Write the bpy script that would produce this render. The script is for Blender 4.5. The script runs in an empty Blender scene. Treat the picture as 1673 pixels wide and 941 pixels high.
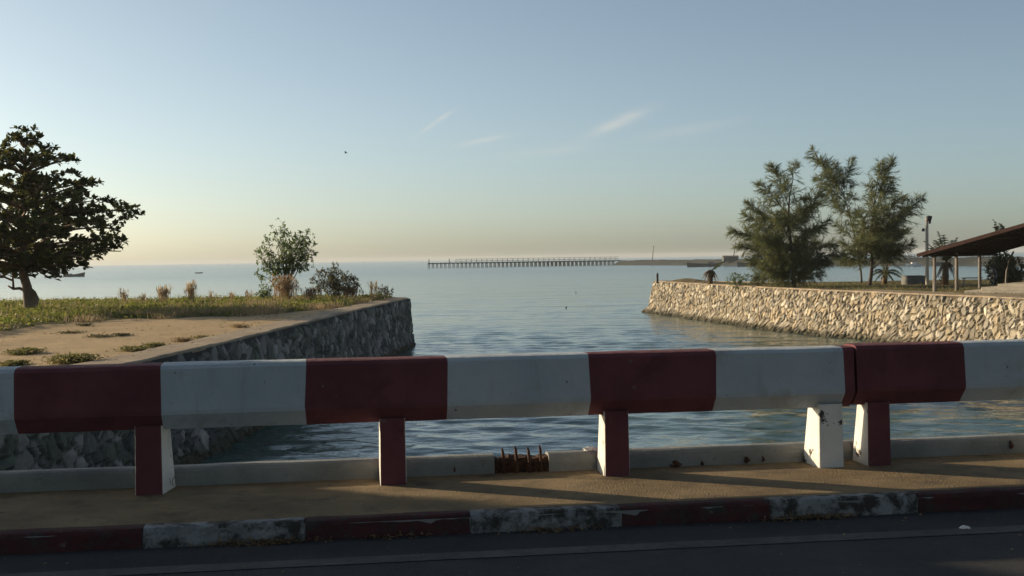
import bpy, math, random
import numpy as np
from mathutils import Vector, Matrix, noise

rnd = random.Random(7)
nrs = np.random.RandomState(11)
SC = bpy.context.scene
COL = SC.collection
RAD = math.radians

# ------------------------------------------------------------------ camera
F, CX, CY = 2000.0, 836.5, 470.5
EYE = Vector((0, 0, 1.6))
cam_d = bpy.data.cameras.new('camera')
cam_d.sensor_width = 36.0
cam_d.lens = 36.0 * F / 1673.0
cam_d.clip_start = 0.05
cam_d.clip_end = 30000
cam = bpy.data.objects.new('camera', cam_d)
COL.objects.link(cam)
CAMROT = Matrix.Rotation(RAD(90 - 1.384), 3, 'X') @ Matrix.Rotation(RAD(-0.86), 3, 'Z')
cam.matrix_world = Matrix.Translation(EYE) @ CAMROT.to_4x4()
SC.camera = cam

# ------------------------------------------------------------------ light
SUN_AZ = -64.7     # degrees from +Y towards +X
SUN_EL = 12.8
SKY_STRENGTH = 0.107
SUN_STRENGTH = 5.0
EXPOSURE = 0.38
world = bpy.data.worlds.new('World')
SC.world = world
world.use_nodes = True
nt = world.node_tree
nt.nodes.clear()
w_out = nt.nodes.new('ShaderNodeOutputWorld')
w_bg = nt.nodes.new('ShaderNodeBackground')
sky = nt.nodes.new('ShaderNodeTexSky')
sky.sky_type = 'NISHITA'
sky.sun_disc = False
sky.sun_elevation = RAD(SUN_EL)
sky.sun_rotation = RAD(SUN_AZ)
sky.altitude = 0
sky.air_density = 0.6
sky.dust_density = 1.3
sky.ozone_density = 1.0
w_bg.inputs['Strength'].default_value = SKY_STRENGTH
nt.links.new(w_bg.outputs[0], w_out.inputs[0])


def wmath(op, a, b=None, c=None):
    n = nt.nodes.new('ShaderNodeMath')
    n.operation = op
    for i, v in enumerate((a, b, c)):
        if v is None:
            continue
        if isinstance(v, (int, float)):
            n.inputs[i].default_value = v
        else:
            nt.links.new(v, n.inputs[i])
    return n.outputs[0]


tc = nt.nodes.new('ShaderNodeTexCoord')
sep = nt.nodes.new('ShaderNodeSeparateXYZ')
nt.links.new(tc.outputs['Generated'], sep.inputs[0])
az_o = wmath('ARCTAN2', sep.outputs[0], sep.outputs[1])
el_o = wmath('ARCSINE', sep.outputs[2])
wno = nt.nodes.new('ShaderNodeTexNoise')
wno.inputs['Scale'].default_value = 60
wno.inputs['Detail'].default_value = 5
wmp = nt.nodes.new('ShaderNodeMapping')
wmp.inputs['Rotation'].default_value = (0, RAD(25), 0)
wmp.inputs['Scale'].default_value = (0.45, 1, 2.2)
nt.links.new(tc.outputs['Generated'], wmp.inputs[0])
nt.links.new(wmp.outputs[0], wno.inputs[0])
total = None
# wisps of cirrus: (azimuth deg, elevation deg, tilt deg, half length, half width, weight)
for (a0, e0, tilt, hl, hw, wt) in [(-3.45, 6.35, 33, 0.78, 0.10, 1.0), (-1.3, 5.5, 11, 1.25, 0.12, 0.55),
                                   (5.0, 6.2, 22, 1.35, 0.24, 0.8), (8.3, 5.8, 8, 1.8, 0.2, 0.4),
                                   (1.7, 4.95, 6, 1.9, 0.22, 0.35)]:
    da = wmath('SUBTRACT', az_o, RAD(a0))
    de = wmath('SUBTRACT', el_o, RAD(e0))
    ct, st = math.cos(RAD(tilt)), math.sin(RAD(tilt))
    u = wmath('ADD', wmath('MULTIPLY', da, ct / RAD(hl)), wmath('MULTIPLY', de, st / RAD(hl)))
    v = wmath('ADD', wmath('MULTIPLY', da, -st / RAD(hw)), wmath('MULTIPLY', de, ct / RAD(hw)))
    d = wmath('ADD', wmath('MULTIPLY', u, u), wmath('MULTIPLY', v, v))
    g = wmath('MULTIPLY', wmath('EXPONENT', wmath('MULTIPLY', d, -1.0)), wt)
    total = g if total is None else wmath('ADD', total, g)
cm = wmath('MULTIPLY', total, wmath('MULTIPLY', wno.outputs[0], 1.9))
cm = wmath('MINIMUM', wmath('MULTIPLY', cm, 0.46), 0.6)
wmix = nt.nodes.new('ShaderNodeMix')
wmix.data_type = 'RGBA'
wmix.inputs['B'].default_value = (5.6, 5.2, 4.6, 1)
nt.links.new(cm, wmix.inputs['Factor'])
wtint = nt.nodes.new('ShaderNodeMix')     # white balance of the sky
wtint.data_type = 'RGBA'
wtint.blend_type = 'MULTIPLY'
wtint.inputs['Factor'].default_value = 1
wtint.inputs['B'].default_value = (.99, 1.045, .982, 1)
whs = nt.nodes.new('ShaderNodeHueSaturation')
whs.inputs['Saturation'].default_value = .80
nt.links.new(sky.outputs[0], whs.inputs['Color'])
nt.links.new(whs.outputs[0], wtint.inputs['A'])
nt.links.new(wtint.outputs['Result'], wmix.inputs['A'])
nt.links.new(wmix.outputs['Result'], w_bg.inputs['Color'])
CLOUD_MIX = wmix

sun_d = bpy.data.lights.new('sun', 'SUN')
sun_d.energy = SUN_STRENGTH
sun_d.angle = RAD(0.55)
sun_d.color = (1.0, 0.79, 0.53)
sun = bpy.data.objects.new('sun', sun_d)
COL.objects.link(sun)
SUNDIR = Vector((math.sin(RAD(SUN_AZ)) * math.cos(RAD(SUN_EL)), math.cos(RAD(SUN_AZ)) * math.cos(RAD(SUN_EL)), math.sin(RAD(SUN_EL))))
sun.rotation_euler = SUNDIR.to_track_quat('Z', 'Y').to_euler()
sun.location = (0, 0, 40)
SC.view_settings.view_transform = 'Standard'
SC.view_settings.look = 'None'
SC.view_settings.exposure = EXPOSURE
SC.view_settings.gamma = 1
SC.view_settings.use_curve_mapping = False
SC.render.engine = 'CYCLES'
SC.cycles.max_bounces = 6
SC.cycles.volume_bounces = 0
SC.cycles.use_denoising = True

WATER_Z = -2.45
LAND_Z = -0.24
ROAD_Z = -0.11


# ------------------------------------------------------------------ helpers
def ray(x, y):
    return (CAMROT @ Vector(((x - CX) / F, -(y - CY) / F, -1.0))).normalized()


def at_z(x, y, z):
    """ground point seen at photo pixel (x, y) on the level z"""
    d = ray(x, y)
    return EYE + d * ((z - EYE.z) / d.z)


def at_y(x, y, Y):
    d = ray(x, y)
    return EYE + d * (Y / d.y)


def tag(o, label=None, cat=None, group=None, kind=None):
    if label:
        o['label'] = label
    if cat:
        o['category'] = cat
    if group:
        o['group'] = group
    if kind:
        o['kind'] = kind
    return o


def empty(name, loc, label=None, cat=None, group=None, rz=0.0):
    o = bpy.data.objects.new(name, None)
    COL.objects.link(o)
    o.location = loc
    o.rotation_euler = (0, 0, rz)
    o.empty_display_size = 0.2
    return tag(o, label, cat, group)


class MB:
    def __init__(self):
        self.v, self.f, self.m = [], [], []

    def add(self, verts, faces, mi=0):
        b = len(self.v)
        self.v.extend([tuple(p) for p in verts])
        for f in faces:
            self.f.append(tuple(i + b for i in f))
            self.m.append(mi)
        return self

    def box(self, c, s, mi=0, rot=None):
        hx, hy, hz = s[0] / 2, s[1] / 2, s[2] / 2
        vs = [Vector((x, y, z)) for x in (-hx, hx) for y in (-hy, hy) for z in (-hz, hz)]
        if rot is not None:
            vs = [rot @ p for p in vs]
        c = Vector(c)
        return self.add([p + c for p in vs], [(0, 1, 3, 2), (4, 6, 7, 5), (0, 4, 5, 1), (2, 3, 7, 6), (0, 2, 6, 4), (1, 5, 7, 3)], mi)

    def tube(self, pts, rads, n=7, mi=0, cap=True, jitter=0.0):
        pts = [Vector(p) for p in pts]
        if isinstance(rads, (int, float)):
            rads = [rads] * len(pts)
        ring = []
        b = len(self.v)
        ref = Vector((0.31, 0.17, 0.93)).normalized()
        for i, p in enumerate(pts):
            t = (pts[min(i + 1, len(pts) - 1)] - pts[max(i - 1, 0)])
            if t.length < 1e-9:
                t = Vector((0, 0, 1))
            t.normalize()
            a = t.cross(ref)
            if a.length < 0.05:
                a = t.cross(Vector((1, 0, 0)))
            a.normalize()
            c = t.cross(a)
            for k in range(n):
                th = 2 * math.pi * k / n
                r = rads[i] * (1 + jitter * (rnd.random() - .5))
                self.v.append(tuple(p + a * (r * math.cos(th)) + c * (r * math.sin(th))))
        for i in range(len(pts) - 1):
            for k in range(n):
                k2 = (k + 1) % n
                self.f.append((b + i * n + k, b + i * n + k2, b + (i + 1) * n + k2, b + (i + 1) * n + k))
                self.m.append(mi)
        if cap:
            self.f.append(tuple(b + k for k in range(n))[::-1])
            self.m.append(mi)
            e = b + (len(pts) - 1) * n
            self.f.append(tuple(e + k for k in range(n)))
            self.m.append(mi)
        return self

    def leaf(self, p, d, up, L, W, mi=0):
        """a pointed leaf of length L along d"""
        s = d.cross(up)
        if s.length < 1e-4:
            s = d.cross(Vector((0.3, 1, 0.2)))
        s.normalize()
        n = s.cross(d)
        b = len(self.v)
        self.v.extend([tuple(p), tuple(p + d * (L * .55) + s * (W / 2) + n * (L * .06)), tuple(p + d * L - n * (L * .08)), tuple(p + d * (L * .55) - s * (W / 2) + n * (L * .06))])
        self.f.append((b, b + 1, b + 2, b + 3))
        self.m.append(mi)

    def strip(self, p, q, w, side, mi=0):
        b = len(self.v)
        s = side * (w / 2)
        self.v.extend([tuple(p - s), tuple(p + s), tuple(q + s * .35), tuple(q - s * .35)])
        self.f.append((b, b + 1, b + 2, b + 3))
        self.m.append(mi)

    def build(self, name, mats, parent=None, smooth=False, bevel=0.0, seg=2):
        me = bpy.data.meshes.new(name)
        me.from_pydata(self.v, [], self.f)
        if not isinstance(mats, (list, tuple)):
            mats = [mats]
        for m in mats:
            me.materials.append(m)
        me.polygons.foreach_set('material_index', self.m)
        if smooth:
            me.polygons.foreach_set('use_smooth', [True] * len(self.f))
        me.update()
        o = bpy.data.objects.new(name, me)
        COL.objects.link(o)
        if parent is not None:
            o.parent = parent
            # vertices are given in world space: take the parent's place off
            inv = (Matrix.Translation(parent_world(parent)) @ Matrix.Rotation(parent_rz(parent), 4, 'Z')).inverted()
            me.transform(inv)
        if bevel > 0:
            bm = o.modifiers.new('bevel', 'BEVEL')
            bm.width = bevel
            bm.segments = seg
            bm.limit_method = 'ANGLE'
            bm.angle_limit = RAD(30)
        return o


def parent_world(p):
    l = Vector((0, 0, 0))
    while p is not None:
        l = l + Vector(p.location)
        p = p.parent
    return l


def parent_rz(p):
    while p.parent is not None:
        p = p.parent
    return p.rotation_euler[2]


def rv(a=1.0):
    while True:
        v = Vector((rnd.uniform(-1, 1), rnd.uniform(-1, 1), rnd.uniform(-1, 1)))
        if 0.05 < v.length < 1:
            return v.normalized() * a


# ------------------------------------------------------------------ materials
def new_mat(name):
    m = bpy.data.materials.new(name)
    m.use_nodes = True
    t = m.node_tree
    p = t.nodes['Principled BSDF']
    return m, t, p


def col4(c):
    return (c[0], c[1], c[2], 1)


def noisy(name, c1, c2, scale=3.0, rough=0.8, detail=6, bump=0.0, bscale=None, stretch=(1, 1, 1), lo=.35, hi=.65, third=None, spec=0.3, c3scale=None, streak=None, chips=None):
    """surface with two colours broken up by noise, a third as sparse stains, and a bump"""
    m, t, p = new_mat(name)
    tcn = t.nodes.new('ShaderNodeTexCoord')
    mp = t.nodes.new('ShaderNodeMapping')
    mp.inputs['Scale'].default_value = stretch
    t.links.new(tcn.outputs['Object'], mp.inputs[0])
    n = t.nodes.new('ShaderNodeTexNoise')
    n.inputs['Scale'].default_value = scale
    n.inputs['Detail'].default_value = detail
    n.inputs['Roughness'].default_value = .62
    t.links.new(mp.outputs[0], n.inputs[0])
    r = t.nodes.new('ShaderNodeValToRGB')
    r.color_ramp.elements[0].position = lo
    r.color_ramp.elements[0].color = col4(c1)
    r.color_ramp.elements[1].position = hi
    r.color_ramp.elements[1].color = col4(c2)
    t.links.new(n.outputs[0], r.inputs[0])
    out = r.outputs[0]
    if third is not None:
        n3 = t.nodes.new('ShaderNodeTexNoise')
        n3.inputs['Scale'].default_value = c3scale or scale * 2.7
        n3.inputs['Detail'].default_value = 8
        n3.inputs['Roughness'].default_value = .7
        t.links.new(mp.outputs[0], n3.inputs[0])
        r3 = t.nodes.new('ShaderNodeValToRGB')
        r3.color_ramp.elements[0].position = third[1]
        r3.color_ramp.elements[0].color = (0, 0, 0, 1)
        r3.color_ramp.elements[1].position = third[2]
        r3.color_ramp.elements[1].color = (1, 1, 1, 1)
        t.links.new(n3.outputs[0], r3.inputs[0])
        mx = t.nodes.new('ShaderNodeMix')
        mx.data_type = 'RGBA'
        mx.inputs['B'].default_value = col4(third[0])
        t.links.new(r3.outputs[0], mx.inputs['Factor'])
        t.links.new(out, mx.inputs['A'])
        out = mx.outputs['Result']
    for lay, sc_, stz in ((streak, 5.0, .22), (chips, 13.0, .8)):
        if lay is None:
            continue
        mp4 = t.nodes.new('ShaderNodeMapping')
        mp4.inputs['Scale'].default_value = (1, 1, stz)
        t.links.new(tcn.outputs['Object'], mp4.inputs[0])
        n4 = t.nodes.new('ShaderNodeTexNoise')
        n4.inputs['Scale'].default_value = sc_
        n4.inputs['Detail'].default_value = 10
        n4.inputs['Roughness'].default_value = .68
        n4.inputs['Distortion'].default_value = .3
        t.links.new(mp4.outputs[0], n4.inputs[0])
        r4 = t.nodes.new('ShaderNodeMapRange')
        r4.inputs[1].default_value = lay[1]
        r4.inputs[2].default_value = lay[2]
        r4.inputs[4].default_value = lay[3]
        t.links.new(n4.outputs[0], r4.inputs[0])
        m4 = t.nodes.new('ShaderNodeMix')
        m4.data_type = 'RGBA'
        m4.inputs['B'].default_value = col4(lay[0])
        t.links.new(r4.outputs[0], m4.inputs['Factor'])
        t.links.new(out, m4.inputs['A'])
        out = m4.outputs['Result']
    t.links.new(out, p.inputs['Base Color'])
    p.inputs['Roughness'].default_value = rough
    p.inputs['Specular IOR Level'].default_value = spec
    if bump > 0:
        nb = t.nodes.new('ShaderNodeTexNoise')
        nb.inputs['Scale'].default_value = bscale or scale * 6
        nb.inputs['Detail'].default_value = 8
        t.links.new(mp.outputs[0], nb.inputs[0])
        b = t.nodes.new('ShaderNodeBump')
        b.inputs['Strength'].default_value = bump
        b.inputs['Distance'].default_value = .02
        t.links.new(nb.outputs[0], b.inputs['Height'])
        t.links.new(b.outputs[0], p.inputs['Normal'])
    return m


def foliage(name, c1, c2, trans=0.25, scale=1.5, rough=.55):
    m, t, p = new_mat(name)
    tcn = t.nodes.new('ShaderNodeTexCoord')
    n = t.nodes.new('ShaderNodeTexNoise')
    n.inputs['Scale'].default_value = scale
    n.inputs['Detail'].default_value = 4
    t.links.new(tcn.outputs['Object'], n.inputs[0])
    gi = t.nodes.new('ShaderNodeNewGeometry')
    ad = t.nodes.new('ShaderNodeMath')
    ad.operation = 'MULTIPLY_ADD'
    t.links.new(gi.outputs['Random Per Island'], ad.inputs[0])
    ad.inputs[1].default_value = .5
    t.links.new(n.outputs[0], ad.inputs[2])
    r = t.nodes.new('ShaderNodeValToRGB')
    r.color_ramp.elements[0].position = .45
    r.color_ramp.elements[0].color = col4(c1)
    r.color_ramp.elements[1].position = 1.05
    r.color_ramp.elements[1].color = col4(c2)
    t.links.new(ad.outputs[0], r.inputs[0])
    t.links.new(r.outputs[0], p.inputs['Base Color'])
    p.inputs['Roughness'].default_value = rough
    p.inputs['Specular IOR Level'].default_value = .25
    tr = t.nodes.new('ShaderNodeBsdfTranslucent')
    t.links.new(r.outputs[0], tr.inputs[0])
    mix = t.nodes.new('ShaderNodeMixShader')
    mix.inputs[0].default_value = trans
    out = t.nodes['Material Output']
    t.links.new(p.outputs[0], mix.inputs[1])
    t.links.new(tr.outputs[0], mix.inputs[2])
    t.links.new(mix.outputs[0], out.inputs['Surface'])
    return m


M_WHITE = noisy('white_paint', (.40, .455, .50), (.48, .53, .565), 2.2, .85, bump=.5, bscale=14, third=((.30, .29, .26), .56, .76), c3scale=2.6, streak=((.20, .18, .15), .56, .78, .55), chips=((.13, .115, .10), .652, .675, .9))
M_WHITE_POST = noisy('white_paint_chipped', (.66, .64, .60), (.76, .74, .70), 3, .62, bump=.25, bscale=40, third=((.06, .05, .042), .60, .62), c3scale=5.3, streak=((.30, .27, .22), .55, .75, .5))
M_RED = noisy('red_paint', (.12, .038, .046), (.17, .054, .062), 2.0, .85, bump=.5, bscale=14, third=((.085, .03, .034), .55, .75), c3scale=3, streak=((.07, .035, .035), .55, .78, .6), chips=((.20, .16, .14), .66, .68, .7))
M_KERB_W = noisy('worn_white_kerb_paint', (.20, .21, .215), (.31, .32, .325), 5, .85, bump=.5, bscale=40, third=((.05, .045, .04), .43, .56), c3scale=7)
M_KERB_R = noisy('worn_red_kerb_paint', (.055, .02, .021), (.085, .025, .026), 4, .85, bump=.5, bscale=40, third=((.05, .045, .04), .50, .64), c3scale=9, chips=((.17, .16, .15), .64, .68, .7))
M_CONC = noisy('sidewalk_concrete', (.17, .122, .064), (.28, .206, .113), 1.6, .9, bump=.6, bscale=60, third=((.07, .055, .042), .54, .72), c3scale=3.5, streak=((.10, .078, .05), .48, .74, .65), chips=((.06, .05, .04), .66, .70, .7))
M_UPST = noisy('upstand_concrete', (.18, .19, .185), (.28, .285, .27), 2.2, .85, bump=.4, bscale=40, third=((.10, .09, .07), .62, .75), c3scale=9)
M_COPE = noisy('coping_concrete', (.27, .21, .145), (.40, .315, .215), 1.3, .9, bump=.6, bscale=25, third=((.12, .10, .08), .55, .72), c3scale=4)
M_ROAD = noisy('asphalt', (.036, .037, .040), (.056, .056, .058), 1.2, .88, bump=.7, bscale=110, third=((.085, .08, .072), .58, .72), c3scale=30, streak=((.026, .026, .027), .5, .75, .7), chips=((.10, .095, .085), .67, .70, .6))
M_LINE = noisy('worn_road_paint', (.07, .07, .072), (.11, .11, .11), 3, .85, bump=.5, bscale=90, third=((.06, .06, .06), .52, .66), c3scale=14)
M_RUST = noisy('rusty_concrete', (.05, .026, .016), (.11, .05, .026), 12, .95, bump=1.0, bscale=40, third=((.02, .014, .012), .5, .62), c3scale=22)
M_REBAR = noisy('rusty_steel', (.05, .025, .018), (.10, .045, .025), 40, .85, bump=.5, bscale=90)
M_LITTER = noisy('pale_litter', (.62, .62, .60), (.78, .77, .74), 20, .6)
M_BARK = noisy('bark', (.13, .09, .06), (.25, .175, .12), 5, .9, bump=.9, bscale=24, stretch=(1, 1, .35))
M_BARK_D = noisy('dark_bark', (.06, .045, .035), (.12, .09, .07), 6, .9, bump=.9, bscale=24, stretch=(1, 1, .35))
M_ALMOND = foliage('almond_leaves', (.040, .058, .020), (.12, .12, .04), .42, 1.2)
M_CASU = foliage('casuarina_needles', (.090, .112, .048), (.17, .18, .078), .42, 1.0)
M_SHRUB = foliage('shrub_leaves', (.10, .15, .05), (.185, .235, .09), .5, 1.6)
M_BUSH = foliage('dull_bush_leaves', (.075, .082, .04), (.15, .135, .07), .4, 1.6)
M_GRASS = foliage('creeper_leaves', (.085, .13, .022), (.25, .24, .06), .5, 1.1)
M_WEED = foliage('weed_leaves', (.12, .13, .04), (.27, .235, .10), .45, .8)
M_DRY = foliage('dry_grass', (.24, .175, .095), (.42, .32, .185), .45, 2)
M_REDDRY = foliage('russet_dry_grass', (.19, .12, .06), (.34, .235, .13), .4, 2)
M_PALM = foliage('palm_leaves', (.045, .065, .022), (.11, .12, .045), .3, 1)
M_PALMDRY = foliage('dead_palm_leaves', (.13, .085, .045), (.24, .165, .09), .3, 1.5)
M_THATCH = noisy('dark_thatch', (.018, .013, .010), (.04, .027, .02), 6, .95, bump=1.0, bscale=30, stretch=(1, 1, 3))
M_FASCIA = noisy('red_brown_board', (.07, .034, .028), (.11, .055, .043), 4, .85, bump=.4)
M_WOOD = noisy('grey_wood', (.17, .15, .13), (.28, .25, .22), 5, .85, bump=.5, stretch=(1, 1, .3))
M_STEP = noisy('pale_concrete', (.46, .405, .32), (.60, .53, .42), 2, .9, bump=.5, bscale=25)
M_GREY = noisy('grey_render', (.11, .115, .11), (.18, .18, .17), 2, .85, bump=.4)
M_DARKMETAL = noisy('dark_metal', (.018, .018, .02), (.035, .034, .035), 10, .5)
M_DARKPLASTIC = noisy('dark_plastic', (.02, .022, .026), (.04, .04, .045), 10, .4)
M_RUBBER = noisy('rubber', (.015, .015, .015), (.025, .025, .025), 20, .8)
M_PIER = noisy('pier_concrete', (.05, .05, .048), (.085, .083, .078), .4, .9)
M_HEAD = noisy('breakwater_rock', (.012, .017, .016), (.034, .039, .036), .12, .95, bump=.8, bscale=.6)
M_HULL = noisy('dark_hull', (.03, .04, .045), (.06, .07, .07), 1, .6)
M_HULLW = noisy('white_hull', (.65, .63, .60), (.75, .73, .70), 1, .5)
M_HULLR = noisy('red_hull_stripe', (.22, .06, .04), (.3, .08, .05), 1, .5)
M_BIRD = noisy('bird_feathers', (.03, .03, .035), (.06, .06, .06), 8, .8)
M_SHED = noisy('shed_wall', (.06, .075, .07), (.10, .115, .105), 1, .9)
M_SHEDROOF = noisy('shed_roof', (.07, .065, .06), (.10, .095, .085), 1, .8)


def ground_mat(name, sand1, sand2, stain, veg1, veg2):
    """sand where the 'veg' mask is 0, earthy green litter where it is 1"""
    m, t, p = new_mat(name)
    tcn = t.nodes.new('ShaderNodeTexCoord')

    def nz(sc, det=8, ro=.65):
        n = t.nodes.new('ShaderNodeTexNoise')
        n.inputs['Scale'].default_value = sc
        n.inputs['Detail'].default_value = det
        n.inputs['Roughness'].default_value = ro
        t.links.new(tcn.outputs['Object'], n.inputs[0])
        return n

    def ramp(src, a, b, ca, cb):
        r = t.nodes.new('ShaderNodeValToRGB')
        r.color_ramp.elements[0].position = a
        r.color_ramp.elements[1].position = b
        r.color_ramp.elements[0].color = col4(ca)
        r.color_ramp.elements[1].color = col4(cb)
        t.links.new(src, r.inputs[0])
        return r.outputs[0]

    def mix(f, a, b):
        x = t.nodes.new('ShaderNodeMix')
        x.data_type = 'RGBA'
        t.links.new(f, x.inputs['Factor'])
        for k, v in (('A', a), ('B', b)):
            if isinstance(v, tuple):
                x.inputs[k].default_value = col4(v)
            else:
                t.links.new(v, x.inputs[k])
        return x.outputs['Result']
    s = ramp(nz(.9).outputs[0], .35, .65, sand1, sand2)
    s = mix(ramp(nz(.45).outputs[0], .56, .68, (0, 0, 0), (1, 1, 1)), s, stain)
    s = mix(ramp(nz(6).outputs[0], .66, .74, (0, 0, 0), (1, 1, 1)), s, (.10, .08, .05))
    v = ramp(nz(2.5).outputs[0], .35, .7, veg1, veg2)
    at = t.nodes.new('ShaderNodeAttribute')
    at.attribute_name = 'veg'
    ad = t.nodes.new('ShaderNodeMath')
    ad.operation = 'MULTIPLY_ADD'
    t.links.new(nz(1.3).outputs[0], ad.inputs[0])
    ad.inputs[1].default_value = .8
    sb = t.nodes.new('ShaderNodeMath')
    sb.operation = 'SUBTRACT'
    t.links.new(at.outputs['Fac'], sb.inputs[0])
    sb.inputs[1].default_value = .4
    t.links.new(sb.outputs[0], ad.inputs[2])
    f = ramp(ad.outputs[0], .42, .58, (0, 0, 0), (1, 1, 1))
    t.links.new(mix(f, s, v), p.inputs['Base Color'])
    p.inputs['Roughness'].default_value = .95
    p.inputs['Specular IOR Level'].default_value = .15
    b = t.nodes.new('ShaderNodeBump')
    b.inputs['Strength'].default_value = .8
    b.inputs['Distance'].default_value = .06
    t.links.new(nz(5).outputs[0], b.inputs['Height'])
    t.links.new(b.outputs[0], p.inputs['Normal'])
    return m


M_BANK_L = ground_mat('sandy_ground', (.40, .285, .155), (.50, .365, .205), (.33, .235, .135), (.055, .06, .018), (.12, .10, .035))
M_BANK_R = ground_mat('dry_grass_ground', (.24, .165, .09), (.32, .23, .13), (.17, .12, .06), (.055, .05, .016), (.13, .10, .04))


def stone_mat(name, tint, joint):
    m, t, p = new_mat(name)
    a = t.nodes.new('ShaderNodeAttribute')
    a.attribute_name = 'stone'
    j = t.nodes.new('ShaderNodeAttribute')
    j.attribute_name = 'joint'
    tcn = t.nodes.new('ShaderNodeTexCoord')
    n = t.nodes.new('ShaderNodeTexNoise')
    n.inputs['Scale'].default_value = 5
    n.inputs['Detail'].default_value = 8
    n.inputs['Roughness'].default_value = .7
    t.links.new(tcn.outputs['Object'], n.inputs[0])
    mm = t.nodes.new('ShaderNodeMath')
    mm.operation = 'MULTIPLY_ADD'
    t.links.new(n.outputs[0], mm.inputs[0])
    mm.inputs[1].default_value = 1.1
    mm.inputs[2].default_value = .45
    mu = t.nodes.new('ShaderNodeMix')
    mu.data_type = 'RGBA'
    mu.blend_type = 'MULTIPLY'
    mu.inputs['Factor'].default_value = 1
    t.links.new(a.outputs['Color'], mu.inputs['A'])
    t.links.new(mm.outputs[0], mu.inputs['B'])
    m2 = t.nodes.new('ShaderNodeMix')
    m2.data_type = 'RGBA'
    t.links.new(j.outputs['Fac'], m2.inputs['Factor'])
    m2.inputs['A'].default_value = col4(joint)
    t.links.new(mu.outputs['Result'], m2.inputs['B'])
    # weed and wet band near the water line (a stain that belongs to the stone)
    ge = t.nodes.new('ShaderNodeNewGeometry')
    sp = t.nodes.new('ShaderNodeSeparateXYZ')
    t.links.new(ge.outputs['Position'], sp.inputs[0])
    zz = t.nodes.new('ShaderNodeMath')
    zz.operation = 'MULTIPLY_ADD'
    t.links.new(n.outputs[0], zz.inputs[0])
    zz.inputs[1].default_value = -.9
    t.links.new(sp.outputs[2], zz.inputs[2])
    rr = t.nodes.new('ShaderNodeMapRange')
    rr.inputs[1].default_value = WATER_Z - .35
    rr.inputs[2].default_value = WATER_Z - .05
    t.links.new(zz.outputs[0], rr.inputs[0])
    m3 = t.nodes.new('ShaderNodeMix')
    m3.data_type = 'RGBA'
    m3.inputs['A'].default_value = (.06, .055, .035, 1)
    t.links.new(rr.outputs[0], m3.inputs['Factor'])
    t.links.new(m2.outputs['Result'], m3.inputs['B'])
    t.links.new(m3.outputs['Result'], p.inputs['Base Color'])
    p.inputs['Roughness'].default_value = .9
    p.inputs['Specular IOR Level'].default_value = .2
    b = t.nodes.new('ShaderNodeBump')
    b.inputs['Strength'].default_value = .6
    b.inputs['Distance'].default_value = .02
    n2 = t.nodes.new('ShaderNodeTexNoise')
    n2.inputs['Scale'].default_value = 22
    n2.inputs['Detail'].default_value = 6
    t.links.new(tcn.outputs['Object'], n2.inputs[0])
    t.links.new(n2.outputs[0], b.inputs['Height'])
    t.links.new(b.outputs[0], p.inputs['Normal'])
    return m


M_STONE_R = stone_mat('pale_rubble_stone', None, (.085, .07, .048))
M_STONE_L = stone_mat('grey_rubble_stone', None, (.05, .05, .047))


def water_mat():
    m, t, p = new_mat('sea_water')
    p.inputs['Base Color'].default_value = (.065, .115, .10, 1)
    p.inputs['Roughness'].default_value = .06
    p.inputs['IOR'].default_value = 1.333
    p.inputs['Specular IOR Level'].default_value = .5
    tcn = t.nodes.new('ShaderNodeTexCoord')

    def layer(sx, sy, rot, sc, det, ro=.5):
        mp = t.nodes.new('ShaderNodeMapping')
        mp.inputs['Scale'].default_value = (sx, sy, 1)
        mp.inputs['Rotation'].default_value = (0, 0, RAD(rot))
        t.links.new(tcn.outputs['Object'], mp.inputs[0])
        n = t.nodes.new('ShaderNodeTexNoise')
        n.inputs['Scale'].default_value = sc
        n.inputs['Detail'].default_value = det
        n.inputs['Roughness'].default_value = ro
        n.inputs['Distortion'].default_value = .4
        t.links.new(mp.outputs[0], n.inputs[0])
        return n.outputs[0]

    def bump(h, dist, strength, prev=None):
        b = t.nodes.new('ShaderNodeBump')
        b.inputs['Distance'].default_value = dist
        b.inputs['Strength'].default_value = strength
        t.links.new(h, b.inputs['Height'])
        if prev is not None:
            t.links.new(prev, b.inputs['Normal'])
        return b.outputs[0]
    # the open sea is choppier than the sheltered creek
    ln_ = t.nodes.new('ShaderNodeVectorMath')
    ln_.operation = 'LENGTH'
    t.links.new(tcn.outputs['Object'], ln_.inputs[0])
    mr = t.nodes.new('ShaderNodeMapRange')
    mr.inputs[1].default_value = 50
    mr.inputs[2].default_value = 350
    mr.inputs[3].default_value = .07
    mr.inputs[4].default_value = .17
    t.links.new(ln_.outputs['Value'], mr.inputs[0])
    t.links.new(mr.outputs[0], p.inputs['Roughness'])
    b1 = bump(layer(.35, 1.0, 6, .16, 3), .7, .5)
    b2 = bump(layer(.45, 1.0, -8, .75, 4), .16, .6, b1)
    b3 = bump(layer(.6, 1.0, 14, 3.2, 4), .05, .6, b2)
    t.links.new(b3, p.inputs['Normal'])
    return m


M_WATER = water_mat()

# ------------------------------------------------------------------ rail frame
A = at_z(243, 808, 0)
B = at_z(1357, 763.5, 0)
E = (B - A).normalized()           # along the bridge, to the right
N = Vector((E.y, -E.x, 0))         # across the bridge, towards the road
O = A.copy()


def R(s, p, z):
    return O + E * s + N * p + Vector((0, 0, z))


def s_on(x, y, p):
    """distance along the bridge of pixel (x, y) on the vertical plane p metres towards the road"""
    d = ray(x, y)
    q = O + N * p
    t = (q - EYE).dot(N) / d.dot(N)
    return (EYE + d * t - O).dot(E)


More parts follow.
